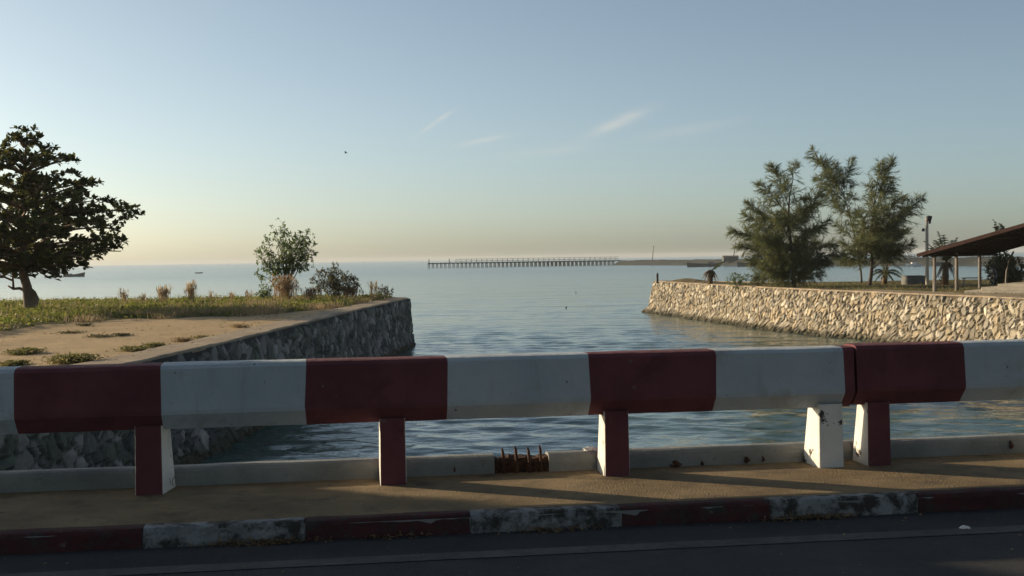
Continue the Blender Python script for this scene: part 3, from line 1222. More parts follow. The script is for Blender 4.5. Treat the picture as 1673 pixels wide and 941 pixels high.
# (height px, reach px to the right, reach px to the left)
tiers = [(222, 20, 26, 5), (247, 42, 45, 7), (262, 82, 70, 8), (292, 92, 95, 9), (316, 118, 110, 10), (342, 165, 140, 12), (366, 178, 165, 12), (388, 160, 170, 12), (406, 150, 165, 11), (424, 106, 140, 10), (438, 62, 90, 7)]
for ti, (py, rr, rl, nb) in enumerate(tiers):
    c0 = tp(40, py)
    for k in range(nb):
        ang = 2 * math.pi * (k + .35 * ti + rnd.uniform(-.25, .25)) / nb
        ca_, sa_ = math.cos(ang), math.sin(ang)
        reach = (rr if ca_ > 0 else rl) * mpp
        reach = reach * abs(ca_) + (rr + rl) / 2 * mpp * abs(sa_) * .92
        reach *= rnd.uniform(.62, .88)
        st = tp(40, min(440, py + 16 + reach / mpp * .10))
        tip = c0 + Vector((ca_ * reach, sa_ * reach, rnd.uniform(-.25, .22) - (0.18 if py > 380 else -.05)))
        mid = (st + tip) / 2 + Vector((0, 0, .12 * reach))
        pts = wobbly(st, mid, tip, 7, .18, ti * 17 + k)
        tb.tube(pts, [.055 * (1 - i / 8) + .012 for i in range(8)], 5, cap=False)
        nro = max(4, int(reach * 5.6))
        for q in range(nro):
            t = .18 + .82 * ((q + rnd.random()) / nro) ** .8
            f = t * 7
            i0 = min(6, int(f))
            p = pts[i0].lerp(pts[i0 + 1], f - i0)
            side = Vector((-sa_, ca_, 0)) * rnd.gauss(0, .26 * reach * min(1, 1.25 - t) + .12)
            pos = p + side + Vector((0, 0, rnd.gauss(.02, .085)))
            if noise.noise((pos.x * .95, pos.y * .95, pos.z * 1.5)) > .21:
                continue
            if rnd.random() < .5:
                tb.tube([p, (p + pos) / 2 + Vector((0, 0, .03)), pos], [.016, .012, .008], 4, cap=False)
            rosette(cr, pos, (UP * .5 + side * .5 + Vector((ca_, sa_, 0)) * .3).normalized(), rnd.randint(7, 12), .28)
# outlying sprays that make the right-hand outline
for (x, y) in [(232, 350), (222, 352), (212, 356), (205, 338), (196, 333), (192, 398), (197, 404), (184, 330), (176, 325), (163, 299), (155, 302), (148, 300), (116, 257), (108, 260), (128, 285), (122, 283), (55, 213), (38, 212), (30, 225), (90, 240), (84, 252), (168, 412), (156, 420), (186, 392), (142, 424), (104, 440), (96, 436), (120, 434), (205, 360), (198, 368), (190, 376)]:
    p = tp(x, y, rnd.uniform(-.8, .8))
    q = tp(x - 22, y + rnd.uniform(-4, 8), 0)
    tb.tube([q, (p + q) / 2 + Vector((0, 0, .04)), p], [.022, .016, .008], 4, cap=False)
    rosette(cr, p, Vector((.6, 0, .5)).normalized(), 11, .22)
    rosette(cr, p.lerp(q, .45), UP, 9, .22)
tb.build('trunk', M_BARK, tree, smooth=True)
cr.build('crown', M_ALMOND, tree)

# neighbouring roadside tree just out of the picture on the left; its shade falls on the pavement
rt = empty('roadside_tree', (-15.0, 12.4, LAND_Z), 'broadleaf roadside tree beside the bridge end whose shade falls on the pavement', 'tree')
tb = MB()
tb.tube([(-15, 12.4, LAND_Z - .1), (-15.05, 12.4, 1), (-14.9, 12.5, 2.4), (-15, 12.4, 4.5)], [.24, .2, .17, .05], 9, jitter=.1)
cr = MB()
for k in range(2400):
    v_ = rv() * (rnd.random() ** .45)
    p = Vector((-15.0, 12.4 - .35, 3.0)) + Vector((v_.x * 2.9, v_.y * 2.6, v_.z * 2.5))
    if k % 9 == 0:
        tb.tube([(-15, 12.4, 1.6 + rnd.random()), p], [.05, .012], 4, cap=False)
    rosette(cr, p, UP, 9, .30)
tb.build('trunk', M_BARK, rt, smooth=True)
cr.build('crown', M_ALMOND, rt)

# unseen trees added behind the viewer to hold sky light off the foreground
first_tree = None
for k in range(8):
    pos = R(-26 + k * 8.0 + 1.5 * math.sin(k * 2.1), 12.0 + 1.0 * math.cos(k * 1.7), LAND_Z)
    if first_tree is None:
        ot = empty('sky_blocker_tree', pos, 'tall dark tree added out of view across the road to block sky light', 'tree', 'added sky-blocking trees across the road')
        tb, cr = MB(), MB()
        tb.tube([pos - UP * .2, pos + UP * 2, pos + UP * 5, pos + UP * 8], [.3, .26, .2, .06], 9, jitter=.1)
        for q in range(900):
            v_ = rv() * (rnd.random() ** .4)
            p = pos + Vector((v_.x * 6.6, v_.y * 6.6, 9.6 + v_.z * 4.0))
            if q % 12 == 0:
                tb.tube([pos + UP * (4.0 + 3 * rnd.random()), p], [.09, .015], 4, cap=False)
            rosette(cr, p, UP, 9, .62)
        tb.build('trunk', M_BARK, ot, smooth=True)
        cr.build('crown', M_ALMOND, ot)
        first_tree = ot
    else:
        c = first_tree.copy()
        COL.objects.link(c)
        c.location = pos
        c.rotation_euler = (0, 0, k * 1.3)
        for ch in list(first_tree.children):
            d_ = ch.copy()
            COL.objects.link(d_)
            d_.parent = c


def feathery(name, bx, by, depth_add, leaders, label, trunk_px, seed, dens=1.0, trunk_r=.13, blen=1.0, spread=1.3):
    """casuarina: upswept leaders carrying fine drooping needles; leaders = [(tip x, tip y, start fraction, depth)]"""
    global rnd
    rnd = random.Random(seed)
    b0 = at_z(bx, by, LAND_Z)
    Y0 = b0.y + depth_add
    root = empty(name, b0, label, 'tree', 'casuarina trees')
    tb, cr = MB(), MB()
    tpts = [at_y(x, y, Y0 + dy) for (x, y, dy) in trunk_px]
    tpts[0] = b0 - Vector((0, 0, .08))
    n = len(tpts)
    tb.tube(tpts, [trunk_r * (1 - .82 * i / (n - 1)) for i in range(n)], 7, jitter=.1)
    for li, (x, y, t0, dy) in enumerate(leaders):
        f = t0 * (n - 1)
        i0 = min(n - 2, int(f))
        st = tpts[i0].lerp(tpts[i0 + 1], f - i0)
        tip = at_y(x, y, Y0 + dy)
        ln = (tip - st).length
        mid = (st + tip) / 2 + Vector((0, 0, (.10 if tip.z > st.z else .05) * ln))
        mid += (tip - st) * .06
        N_ = 10
        pts = wobbly(st, mid, tip, N_, .10 * min(ln, 2.5), seed * 31 + li)
        tb.tube(pts, [max(.006, .045 * (ln / 4) * (1 - i / (N_ + 1))) for i in range(N_ + 1)], 5, cap=False)
        nbr = int(ln * 19 * dens)
        for q in range(nbr):
            t = .16 + .84 * (q + rnd.random()) / nbr
            f = t * N_
            i0 = min(N_ - 1, int(f))
            p = pts[i0].lerp(pts[i0 + 1], f - i0)
            tang = (pts[i0 + 1] - pts[i0]).normalized()
            d_ = (tang * (.5 + .55 * t) + rv(1.0)).normalized()
            L = blen * (.28 + 1.1 * (1 - t) * min(1, ln / 3.2)) * rnd.uniform(.5, 1.35)
            droop = rnd.uniform(.05, .5)
            prev = p
            m_ = max(3, int(L / .10))
            for s_ in range(1, m_ + 1):
                tt = s_ / m_
                cur = p + d_ * (L * tt) - UP * (droop * L * .45 * tt * tt)
                for r_ in range(4):
                    nd = (d_ * .95 + rv(.62) - UP * .22).normalized()
                    sd = nd.cross(rv()).normalized()
                    q0 = prev.lerp(cur, rnd.random())
                    cr.strip(q0, q0 + nd * rnd.uniform(.18, .36), rnd.uniform(.016, .030), sd)
                prev = cur
    tb.build('trunk', M_BARK_D, root, smooth=True)
    cr.build('crown', M_CASU, root)
    rnd = random.Random(seed + 1)
    return root


ld = [(1260, 270, .75, 0), (1299, 268, .95, .2), (1222, 332, .55, -.3), (1194, 376, .35, -.2), (1207, 402, .25, .3), (1216, 352, .4, .8), (1344, 312, .6, -.2), (1333, 335, .6, .8), (1240, 300, .7, .6),
      (1282, 300, .85, -.8), (1318, 322, .75, -1.0), (1262, 350, .5, -1.6), (1300, 360, .6, -2.0), (1330, 372, .45, -1.6), (1240, 385, .35, -1.7), (1352, 360, .4, 0), (1362, 398, .3, .4),
      (1228, 425, .15, 0), (1245, 440, .1, -.9), (1262, 448, .06, -1.2), (1350, 430, .15, -.5), (1340, 445, .1, .6), (1318, 442, .08, -1.3), (1290, 420, .2, -2.0), (1300, 395, .35, 2.0), (1260, 395, .35, 1.9), (1330, 400, .35, 1.9), (1280, 345, .6, 1.6), (1312, 345, .6, 1.4),
      (1225, 385, .3, 1.2), (1275, 440, .1, 1.5), (1236, 452, .05, .8), (1368, 415, .25, -.9), (1310, 445, .06, 1.2), (1252, 415, .2, -1.6), (1322, 418, .2, -1.8)]
feathery('casuarina_tree', 1298, 469, 0, ld, 'wide bushy casuarina tree with foliage down to the ground behind right sea wall', [(1298, 469, 0), (1297, 450, 0), (1296, 425, 0), (1292, 395, 0), (1288, 360, 0), (1290, 320, 0), (1296, 290, 0)], 21, 1.35)
ld = [(1441, 266, .9, 0), (1457, 262, .8, .3), (1420, 300, .85, -.2), (1507, 324, .5, 0), (1482, 344, .5, -.8), (1490, 398, .25, .3), (1468, 362, .45, -1.5), (1480, 378, .35, .9), (1440, 340, .6, -1.3), (1425, 320, .7, .9), (1475, 322, .6, .8),
      (1455, 398, .4, -1.6), (1430, 395, .42, -1.8), (1400, 395, .4, -1.1), (1384, 408, .35, .2), (1445, 405, .38, .9), (1470, 410, .36, -.4), (1395, 370, .4, .9), (1406, 350, .5, -.9), (1380, 418, .3, -.5), (1456, 300, .75, -.5), (1462, 385, .3, 1.6), (1436, 370, .4, 1.7), (1412, 380, .35, 1.6)]
feathery('casuarina_tree', 1420, 466, 0, ld, 'upright casuarina tree with bare dark lower trunk beside the lamp pole', [(1418, 468, 0), (1423, 452, 0), (1425, 430, 0), (1424, 400, 0), (1425, 370, 0), (1428, 330, 0), (1434, 295, 0)], 22, 1.25, .12)
ld = [(1325, 245, .9, .4), (1338, 262, .95, 0), (1352, 285, .85, -.5), (1394, 262, 1, .2), (1362, 268, .95, .6), (1378, 295, .9, -.4), (1346, 320, .7, .3), (1366, 330, .7, -.7), (1396, 320, .8, .6), (1365, 365, .5, .5), (1376, 395, .35, -.3), (1402, 345, .6, -.8), (1385, 350, .6, .9), (1335, 290, .8, .9), (1362, 418, .3, .4), (1378, 428, .28, 0), (1395, 300, .9, -.3), (1404, 390, .4, .8)]
feathery('casuarina_tree', 1408, 463, .4, ld, 'slender leaning casuarina tree on a thin stem between the two bigger casuarinas', [(1408, 464, 0), (1407, 448, 0), (1404, 425, 0), (1399, 395, 0), (1390, 360, 0), (1382, 330, 0), (1375, 305, 0)], 23, 1.0, .075)
rnd = random.Random(99)


# ------------------------------------------------------------------ smaller plants
def shrub(name, bx, by, z, stems, leafL, leafW, mat, label, cat, per, seed, clus=.16, twig=.02, dyr=.6):
    """stems = [(tip x, tip y, depth)]; leaves gather along the upper half of each stem"""
    global rnd
    rnd = random.Random(seed)
    b0 = at_z(bx, by, z)
    root = empty(name, b0, label, cat)
    tb, cr = MB(), MB()
    for i, (x, y, dy) in enumerate(stems):
        tip = at_y(x, y, b0.y + dy)
        st = b0 + Vector((rnd.uniform(-.12, .12), rnd.uniform(-.12, .12), -.05))
        ln = (tip - st).length
        mid = (st + tip) / 2 + Vector((0, 0, .18 * ln)) - Vector(((tip - st).x * .2, (tip - st).y * .2, 0))
        pts = wobbly(st, mid, tip, 8, .12 * ln, seed * 13 + i)
        tb.tube(pts, [max(.004, twig * (1 - k / 9)) for k in range(9)], 5, cap=False)
        for q in range(per):
            t = .38 + .62 * rnd.random() ** .8
            f = t * 8
            i0 = min(7, int(f))
            p = pts[i0].lerp(pts[i0 + 1], f - i0)
            o_ = rv(clus * rnd.uniform(.4, 1.7) * (1.6 - t))
            e_ = p + o_
            tb.tube([p, e_], [.007, .004], 3, cap=False)
            for k in range(rnd.randint(4, 7)):
                d_ = (o_.normalized() * .5 + rv(.8)).normalized()
                cr.leaf(e_ + rv(.04), d_, UP + rv(.6), leafL * rnd.uniform(.6, 1.3), leafW * rnd.uniform(.7, 1.2))
    tb.build('stems', M_BARK_D, root)
    cr.build('foliage', mat, root)
    return root


sh = [(430, 385, -.3), (418, 415, 0), (424, 402, .5), (447, 375, .2), (460, 362, .3), (458, 392, -.6), (478, 378, .4), (492, 380, -.4), (508, 375, .1), (515, 388, .3), (512, 402, -.2), (500, 398, .7), (486, 400, -.7), (470, 398, .9), (440, 410, -.5), (448, 428, .4), (432, 432, 0), (475, 420, .6), (495, 420, -.2), (517, 412, .2), (416, 445, .1), (462, 410, -.9), (505, 420, .6), (486, 388, 1), (465, 380, -.2)]
shrub('small_tree', 466, 484, LAND_Z + .15, sh, .17, .085, M_SHRUB, 'thin leafy small tree with gaps in its crown on the left bank point', 'small tree', 22, 31, .26, .035)
sh = [(508, 455, 0), (520, 446, .3), (532, 440, -.3), (546, 435, .2), (556, 445, -.5), (566, 448, .5), (578, 452, 0), (590, 458, .3), (545, 452, .9), (530, 462, -.8), (560, 464, -.9), (575, 468, .7), (515, 470, .2), (548, 470, -.6), (584, 468, -.2), (540, 448, -.7)]
shrub('bush', 548, 487, LAND_Z + .15, sh, .15, .07, M_BUSH, 'low twiggy brown green bush right of the thin leafy tree', 'bush', 22, 32, .20, .022)
sh = [(420, 477, 0), (428, 470, .2), (437, 474, -.2), (444, 480, .1), (432, 482, .3), (440, 466, 0)]
shrub('bush', 433, 495, LAND_Z + .1, sh, .12, .06, M_SHRUB, 'small green bush at the foot of the thin leafy tree', 'bush', 10, 33, .16, .015)
sh = [(622, 470, 0), (630, 467, .2), (640, 474, -.1), (612, 474, .1), (634, 478, .2)]
shrub('bush', 627, 487, LAND_Z + .1, sh, .12, .06, M_BUSH, 'tiny bush near the tip of the left sea wall', 'bush', 9, 34, .14, .014)
sh = [(1192, 455, 0), (1200, 448, .2), (1208, 456, -.1), (1214, 450, .2), (1222, 447, 0), (1197, 462, .1), (1212, 463, -.2)]
shrub('bush', 1205, 468, LAND_Z, sh, .2, .06, M_SHRUB, 'sparse pale green shrub on top of right sea wall left of casuarinas', 'bush', 7, 35, .2, .016)
sh = [(1233, 452, 0), (1241, 455, .2), (1228, 460, -.2), (1247, 458, .1)]
shrub('bush', 1238, 469, LAND_Z, sh, .18, .07, M_BUSH, 'dark little bush at left foot of the bushy casuarina', 'bush', 9, 36, .2, .016)
# sapling behind the shelter, with one tall shoot above its roof
sh = [(1634, 366, 0), (1636, 374, .1), (1612, 436, .2), (1622, 425, -.4), (1632, 418, .3), (1645, 420, -.2), (1655, 425, .5), (1665, 432, 0), (1672, 445, .3), (1618, 448, .4), (1628, 440, -.6), (1640, 436, .6), (1652, 440, -.6), (1660, 450, .2), (1637, 450, 0), (1668, 455, -.4), (1624, 455, .2), (1648, 430, .9)]
shrub('sapling', 1643, 464, LAND_Z, sh, .26, .13, M_BUSH, 'dark bushy sapling behind the shelter with one shoot above its roof', 'tree', 22, 37, .26, .04)
rnd = random.Random(77)


def grass_tuft(bx, by, topy, wpx, mat, label, n, seed, z=LAND_Z + .12, group='dry grass tufts'):
    r_ = random.Random(seed)
    b0 = at_z(bx, by, z)
    k = b0.y / F
    b = MB()
    H = (by - topy) * k
    W = wpx * k
    for i in range(n):
        p = b0 + Vector((r_.gauss(0, W * .22), r_.gauss(0, W * .25), -.04))
        h = H * r_.uniform(.55, 1.05)
        a = r_.uniform(0, 6.28)
        lean = r_.uniform(.02, .38) * h
        q1 = p + Vector((math.cos(a) * lean * .35, math.sin(a) * lean * .35, h * .55))
        q2 = p + Vector((math.cos(a) * lean, math.sin(a) * lean, h))
        sd = Vector((-math.sin(a), math.cos(a), 0))
        w = r_.uniform(.012, .024)
        b.strip(p, q1, w, sd)
        b.strip(q1, q2, w * .9, sd)
        if r_.random() < .5:    # plume
            for _ in range(4):
                e = q2 + Vector((r_.gauss(0, .03), r_.gauss(0, .03), r_.uniform(-.25, .05) * h))
                b.strip(e, e + Vector((r_.gauss(0, .03), r_.gauss(0, .03), .12)), .03, sd)
    o = b.build('grass_tuft', mat)
    return tag(o, label, 'grass tuft', group)


grass_tuft(466, 492, 452, 40, M_REDDRY, 'thick russet dry grass tuft at the base of the thin leafy tree', 300, 1)
grass_tuft(312, 497, 462, 16, M_DRY, 'tall pale dry grass tuft, the twin plumed one on the grassy strip', 120, 2)
grass_tuft(267, 497, 468, 18, M_DRY, 'medium pale dry grass tuft just left of the twin plumed one', 120, 3)
grass_tuft(203, 497, 474, 10, M_DRY, 'thin dry grass tuft nearest to the big almond tree', 50, 4)
grass_tuft(232, 497, 480, 8, M_DRY, 'tiny sparse dry grass tuft between two taller pale ones', 20, 5)
grass_tuft(345, 496, 474, 7, M_DRY, 'wispy dry grass tuft right of the twin plumed one', 24, 6)
grass_tuft(378, 494, 478, 8, M_DRY, 'wispy dry grass tuft midway to the thin leafy tree', 28, 7)
grass_tuft(405, 494, 476, 8, M_DRY, 'wispy dry grass tuft left of the small green bush', 28, 8)
grass_tuft(609, 487, 460, 12, M_DRY, 'thin dry grass tuft right of the twiggy bush', 50, 9)
grass_tuft(508, 492, 470, 26, M_REDDRY, 'low brown grass tuft between the thin tree and the twiggy bush', 120, 10)
grass_tuft(575, 488, 470, 30, M_REDDRY, 'low brown grass tuft under the right side of the twiggy bush', 140, 11)

# creeping ground cover and short grass of the left bank
gb = MB()
r_ = random.Random(5)
cnt = 0
while cnt < 15000:
    x = r_.uniform(-34, -5.2)
    y = r_.uniform(28, 59.3)
    e = grass_edge(x)
    if x > wall_x(L_CTRL, y, 0, 8) - .75:
        continue
    near = y - e + 1.6 * noise.noise((x * .5, y * .5, 8)) + .6 * noise.noise((x * 2, y * 2, 3))
    if near < 0:
        continue
    dens = .35 + .9 * (noise.noise((x * .6, y * .6, 15)) + .3)
    if r_.random() > min(1, .15 + near * .35) * (dens + .25):
        continue
    cnt += 1
    z = z_left(x, y, 1)
    hgt = max(0.02, .06 + .20 * noise.noise((x * .55, y * .55, 30)) + .12 * noise.noise((x * 1.9, y * 1.9, 31))) * min(1, near * .8 + .3)
    for k in range(3):
        p = Vector((x + r_.gauss(0, .07), y + r_.gauss(0, .07), z + r_.uniform(.0, 1.0) * hgt))
        a = r_.uniform(0, 6.28)
        if r_.random() < .72:
            d_ = Vector((math.cos(a), math.sin(a), r_.uniform(-.1, 1.1))).normalized()
            gb.leaf(p, d_, UP + Vector((r_.gauss(0, .6), r_.gauss(0, .6), 0)), r_.uniform(.08, .19), r_.uniform(.06, .13))
        else:
            t_ = Vector((math.cos(a) * .3, math.sin(a) * .3, 1)).normalized()
            gb.strip(Vector((p.x, p.y, z - .02)), Vector((p.x, p.y, z)) + t_ * r_.uniform(.12, .34), .016, Vector((-math.sin(a), math.cos(a), 0)))
tag(gb.build('creeping_grass', M_GRASS), kind='stuff')
# straw-coloured dead grass among it, thickest along the sandy edge
db = MB()
cnt = 0
while cnt < 7000:
    x = r_.uniform(-34, -5.6)
    y = r_.uniform(28, 59.3)
    if x > wall_x(L_CTRL, y, 0, 8) - 1.0:
        continue
    near = y - grass_edge(x) + 1.4 * noise.noise((x * .5, y * .5, 8))
    if near < -.8 or r_.random() > math.exp(-max(0, near) / 4.5) * .9 + .12 or noise.noise((x * .45, y * .45, 50)) < -.12 + .2 * r_.random():
        continue
    cnt += 1
    z = z_left(x, y, 1)
    for k in range(3):
        a = r_.uniform(0, 6.28)
        t_ = Vector((math.cos(a) * .5, math.sin(a) * .5, 1)).normalized()
        p = Vector((x + r_.gauss(0, .06), y + r_.gauss(0, .06), z - .02))
        db.strip(p, p + t_ * r_.uniform(.08, .32), .018, Vector((-math.sin(a), math.cos(a), 0)))
tag(db.build('dead_grass', M_DRY), kind='stuff')
# weeds on the sand
weeds = [(40, 576, 46, 12, 'green weed patch on the sand at far left', 1), (120, 590, 60, 22, 'yellowish weed patch on the sand above the leftmost red stripe', 2),
         (222, 572, 42, 10, 'flat green weed patch beside the coping on the sand', 3), (138, 532, 22, 5, 'dark little weed patch in the middle of the sand', 4),
         (330, 551, 26, 8, 'small green weed patch by the coping below the shaded sand', 5), (392, 534, 30, 8, 'ochre weed patch at right end of the shaded sand', 6),
         (22, 592, 40, 10, 'low weed patch on the sand just above the white end stripe', 7), (255, 566, 30, 8, 'green weed patch at the coping right of the flat one', 8),
         (116, 543, 44, 3, 'thin trailing weed patch on the open sand', 9), (165, 549, 40, 3, 'second thin trailing weed patch, right of the first', 10), (200, 547, 26, 4, 'brown weed patch on the sand left of the shade', 11), (300, 556, 30, 10, 'sparse ochre weed patch on the sand left of the small green one', 12)]
for (x, y, w, h, lab, sd) in weeds:
    r_ = random.Random(sd * 7)
    c0 = at_z(x, y, LAND_Z + .02)
    k = c0.y / F
    b = MB()
    n = int(w * h * 1.6) + 60
    for i in range(n):
        p = c0 + Vector((r_.gauss(0, w * k * .26), r_.gauss(0, max(.12, w * k * .3)), 0))
        lim = wall_x(L_CTRL, p.y, 0, 8) - .45
        if p.x > lim:
            p.x = lim - r_.random() * .3
        p.z = z_left(p.x, p.y, 1)
        a = r_.uniform(0, 6.28)
        if r_.random() < .6:
            b.leaf(p + Vector((0, 0, r_.uniform(0, h * k * .5))), Vector((math.cos(a), math.sin(a), r_.uniform(.0, .9))).normalized(), UP + Vector((r_.gauss(0, .4), r_.gauss(0, .4), 0)), r_.uniform(.05, .10), r_.uniform(.03, .06))
        else:
            t_ = Vector((math.cos(a) * .35, math.sin(a) * .35, 1)).normalized()
            b.strip(p - UP * .02, p + t_ * h * k * r_.uniform(.2, .95) * r_.random(), .012, Vector((-math.sin(a), math.cos(a), 0)))
    mt = M_WEED if sd in (1, 3, 5, 8) else M_BUSH if sd in (4, 9, 10, 11) else M_DRY if sd in (6, 12) else M_WEED
    tag(b.build('weed_patch', mt), lab, 'weeds', 'weed patches on the sand')
# fallen leaves, twigs and pebbles on the sand, the pavement and the road edge
gl_ = MB()
r_ = random.Random(55)
for i in range(900):
    y = r_.uniform(12, 42)
    x = wall_x(L_CTRL, y, 0, 8) - .2 - r_.random() ** 1.3 * 14
    if noise.noise((x * .35, y * .35, 40)) + r_.uniform(-.45, .35) < 0:
        continue
    p = Vector((x, y, z_left(x, y, 1) + .012))
    if x > wall_x(L_CTRL, y, 0, 8) - .7:
        p.z = LAND_Z + .10
    a = r_.uniform(0, 6.28)
    gl_.leaf(p, Vector((math.cos(a), math.sin(a), r_.uniform(0, .25))).normalized(), UP + Vector((r_.gauss(0, .3), r_.gauss(0, .3), 0)), r_.uniform(.05, .16), r_.uniform(.02, .07))
for i in range(420):
    s_ = r_.uniform(-6, 9)
    p_ = r_.choice((r_.uniform(-.25, .98), UF + .02 + abs(r_.gauss(0, .05)), P_KERB + KW + abs(r_.gauss(0, .25)) + .02, r_.uniform(P_KERB + .2, 2.6)))
    z_ = .004 if p_ < P_KERB else ROAD_Z + .006
    a = r_.uniform(0, 6.28)
    L_ = r_.uniform(.008, .035)
    gl_.leaf(R(s_, p_, z_), (Vector((math.cos(a), math.sin(a), r_.uniform(0, .35)))).normalized(), UP + Vector((r_.gauss(0, .3), r_.gauss(0, .3), 0)), L_, L_ * r_.uniform(.3, .7))
tag(gl_.build('fallen_leaves', M_REDDRY), kind='stuff')
# short grass of the right lawn
gb = MB()
r_ = random.Random(15)
for i in range(9000):
    y = r_.uniform(46, 77.5)
    x = right_edge(y) + .3 + r_.random() ** 1.2 * 16
    if noise.noise((x * .4, y * .4, 2)) + r_.uniform(-.3, .5) < 0:
        continue
    z = z_right(x, y, 1)
    for k in range(2):
        a = r_.uniform(0, 6.28)
        t_ = Vector((math.cos(a) * .5, math.sin(a) * .5, 1)).normalized()
        p = Vector((x + r_.gauss(0, .06), y + r_.gauss(0, .06), z - .01))
        gb.strip(p, p + t_ * r_.uniform(.05, .16), .022, Vector((-math.sin(a), math.cos(a), 0)))
tag(gb.build('lawn_grass', M_WEED), kind='stuff')


# ------------------------------------------------------------------ palms
def palm(bx, by, trunk_top, fronds, label, seed, tr=.14, dead=(), leafy=.42, extra=()):
    """fronds = [(tip x, tip y, rise, depth)]; dead fronds hang brown"""
    global rnd
    rnd = random.Random(seed)
    b0 = at_z(bx, by, LAND_Z)
    root = empty('palm', b0, label, 'palm', 'young palms on the right bank')
    Y0 = b0.y
    top = at_y(trunk_top[0], trunk_top[1], Y0)
    tb = MB()
    tb.tube([b0 - UP * .05, b0.lerp(top, .4), b0.lerp(top, .75), top], [tr * 1.15, tr, tr * .85, tr * .5], 9, jitter=.15)
    # old leaf bases round the stem
    for i in range(26):
        t = rnd.random()
        p = b0.lerp(top, t)
        a = rnd.uniform(0, 6.28)
        o_ = Vector((math.cos(a), math.sin(a), 0))
        tb.tube([p + o_ * tr * .7, p + o_ * (tr * 1.15) + UP * .12, p + o_ * (tr * 1.5) + UP * .2], [.03, .025, .01], 4)
    tb.build('trunk', M_PALMDRY, root, smooth=True)
    for j, (x, y, rise, dy) in enumerate(list(fronds) + list(dead)):
        isdead = j >= len(fronds)
        tip = at_y(x, y, Y0 + dy)
        ln = (tip - top).length
        mid = (top + tip) / 2 + UP * rise * ln
        b = MB()
        n = 16
        pts = [bez(top, mid, tip, i / n) for i in range(n + 1)]
        b.tube(pts, [.024 * (1 - i / (n + 1)) + .004 for i in range(n + 1)], 4, cap=False)
        for i in range(2, n + 1):
            tang = (pts[i] - pts[i - 1]).normalized()
            sd = tang.cross(UP)
            if sd.length < .05:
                sd = Vector((1, 0, 0))
            sd.normalize()
            for sgn in (-1, 1):
                for q in range(2):
                    p = pts[i - 1].lerp(pts[i], (q + rnd.random()) / 2)
                    L = leafy * (math.sin(math.pi * (i / n) ** .7 * .92) * .85 + .2) * rnd.uniform(.8, 1.15) * min(1, ln / 1.4)
                    d_ = (sd * sgn * .8 + tang * .65 - UP * rnd.uniform(.25, .8 if not isdead else 1.4)).normalized()
                    b.strip(p, p + d_ * L, .045, tang)
        b.build('dead_frond' if isdead else 'frond', M_PALMDRY if isdead else M_PALM, root)


palm(1445, 464, (1446, 446), [(1478, 458, .35, 0), (1474, 449, .4, .5), (1420, 455, .45, 0), (1424, 447, .5, -.4), (1462, 463, .4, -.6), (1428, 462, .4, .6)], 'small palm with arching fronds beside the upright casuarina trunks', 41, .15, [(1444, 430, .0, 0), (1452, 428, .05, .1), (1449, 432, .02, -.1)], .34)
palm(1543, 466, (1546, 428), [(1533, 378, .1, 0), (1541, 384, .05, .4), (1563, 388, .15, 0), (1518, 405, .4, .2), (1574, 404, .3, -.4), (1556, 392, .1, .6), (1528, 392, .2, -.5)], 'taller palm with a thick shaggy trunk behind the shelter roof', 42, .19, [(1532, 452, .35, -.2), (1560, 456, .4, .2), (1568, 462, .45, .3), (1535, 440, .3, .5), (1528, 458, .4, .3)], .4)
palm(1160, 465, (1163, 442), [(1178, 428, .15, .1), (1186, 426, .2, 0), (1174, 433, .2, -.2)], 'stunted brown palm skirted with dead fronds on the right sea wall', 43, .13, [(1149, 449, .35, 0), (1147, 456, .4, .2), (1154, 462, .4, -.2), (1174, 458, .4, .1), (1151, 452, .4, .3), (1157, 460, .35, -.4), (1170, 462, .35, .3), (1150, 460, .4, -.3)], .30)
rnd = random.Random(123)

# ------------------------------------------------------------------ shelter on the right bank
AX = Vector((.6, .8, 0))            # along the ridge, away from the bridge
AC = Vector((.8, -.6, 0))           # across, up the left slope
C0 = at_y(1500, 418.5, 55.0)        # front left corner of the eave, underside
EZ = C0.z
sh_ = empty('shelter', Vector((C0.x, C0.y, LAND_Z)) + AC * 3 + AX * 4, 'open shelter with low dark brown pitched roof on grey posts at right', 'shelter')
SLOPE = .268
HALF = 7.0
LEN = 10.6


def S(a, c, z):
    q = Vector((C0.x, C0.y, 0)) + AX * a + AC * c
    return Vector((q.x, q.y, z))


def slope_slab(c0, c1, z0, z1, th, a0=0., a1=LEN):
    b = MB()
    n = 34
    k = 12
    rows = []
    for i in range(n + 1):
        for j in range(k + 1):
            a = a0 + (a1 - a0) * i / n
            t = j / k
            rows.append((a, t))
    top = [S(a, c0 + (c1 - c0) * t, z0 + (z1 - z0) * t + th + .03 * noise.noise((a * 2.2, t * 9, c0))) for (a, t) in rows]
    bot = [S(a, c0 + (c1 - c0) * t, z0 + (z1 - z0) * t) for (a, t) in rows]
    m = len(top)
    fs = []
    for i in range(n):
        for j in range(k):
            q = i * (k + 1) + j
            fs.append((q, q + 1, q + k + 2, q + k + 1))
            fs.append((m + q, m + q + k + 1, m + q + k + 2, m + q + 1))
    for i in range(n):
        for j in (0, k):
            q = i * (k + 1) + j
            fs.append((q, q + k + 1, m + q + k + 1, m + q))
    for i in (0, n):
        for j in range(k):
            q = i * (k + 1) + j
            fs.append((q, q + 1, m + q + 1, m + q))
    b.add(top + bot, fs)
    return b


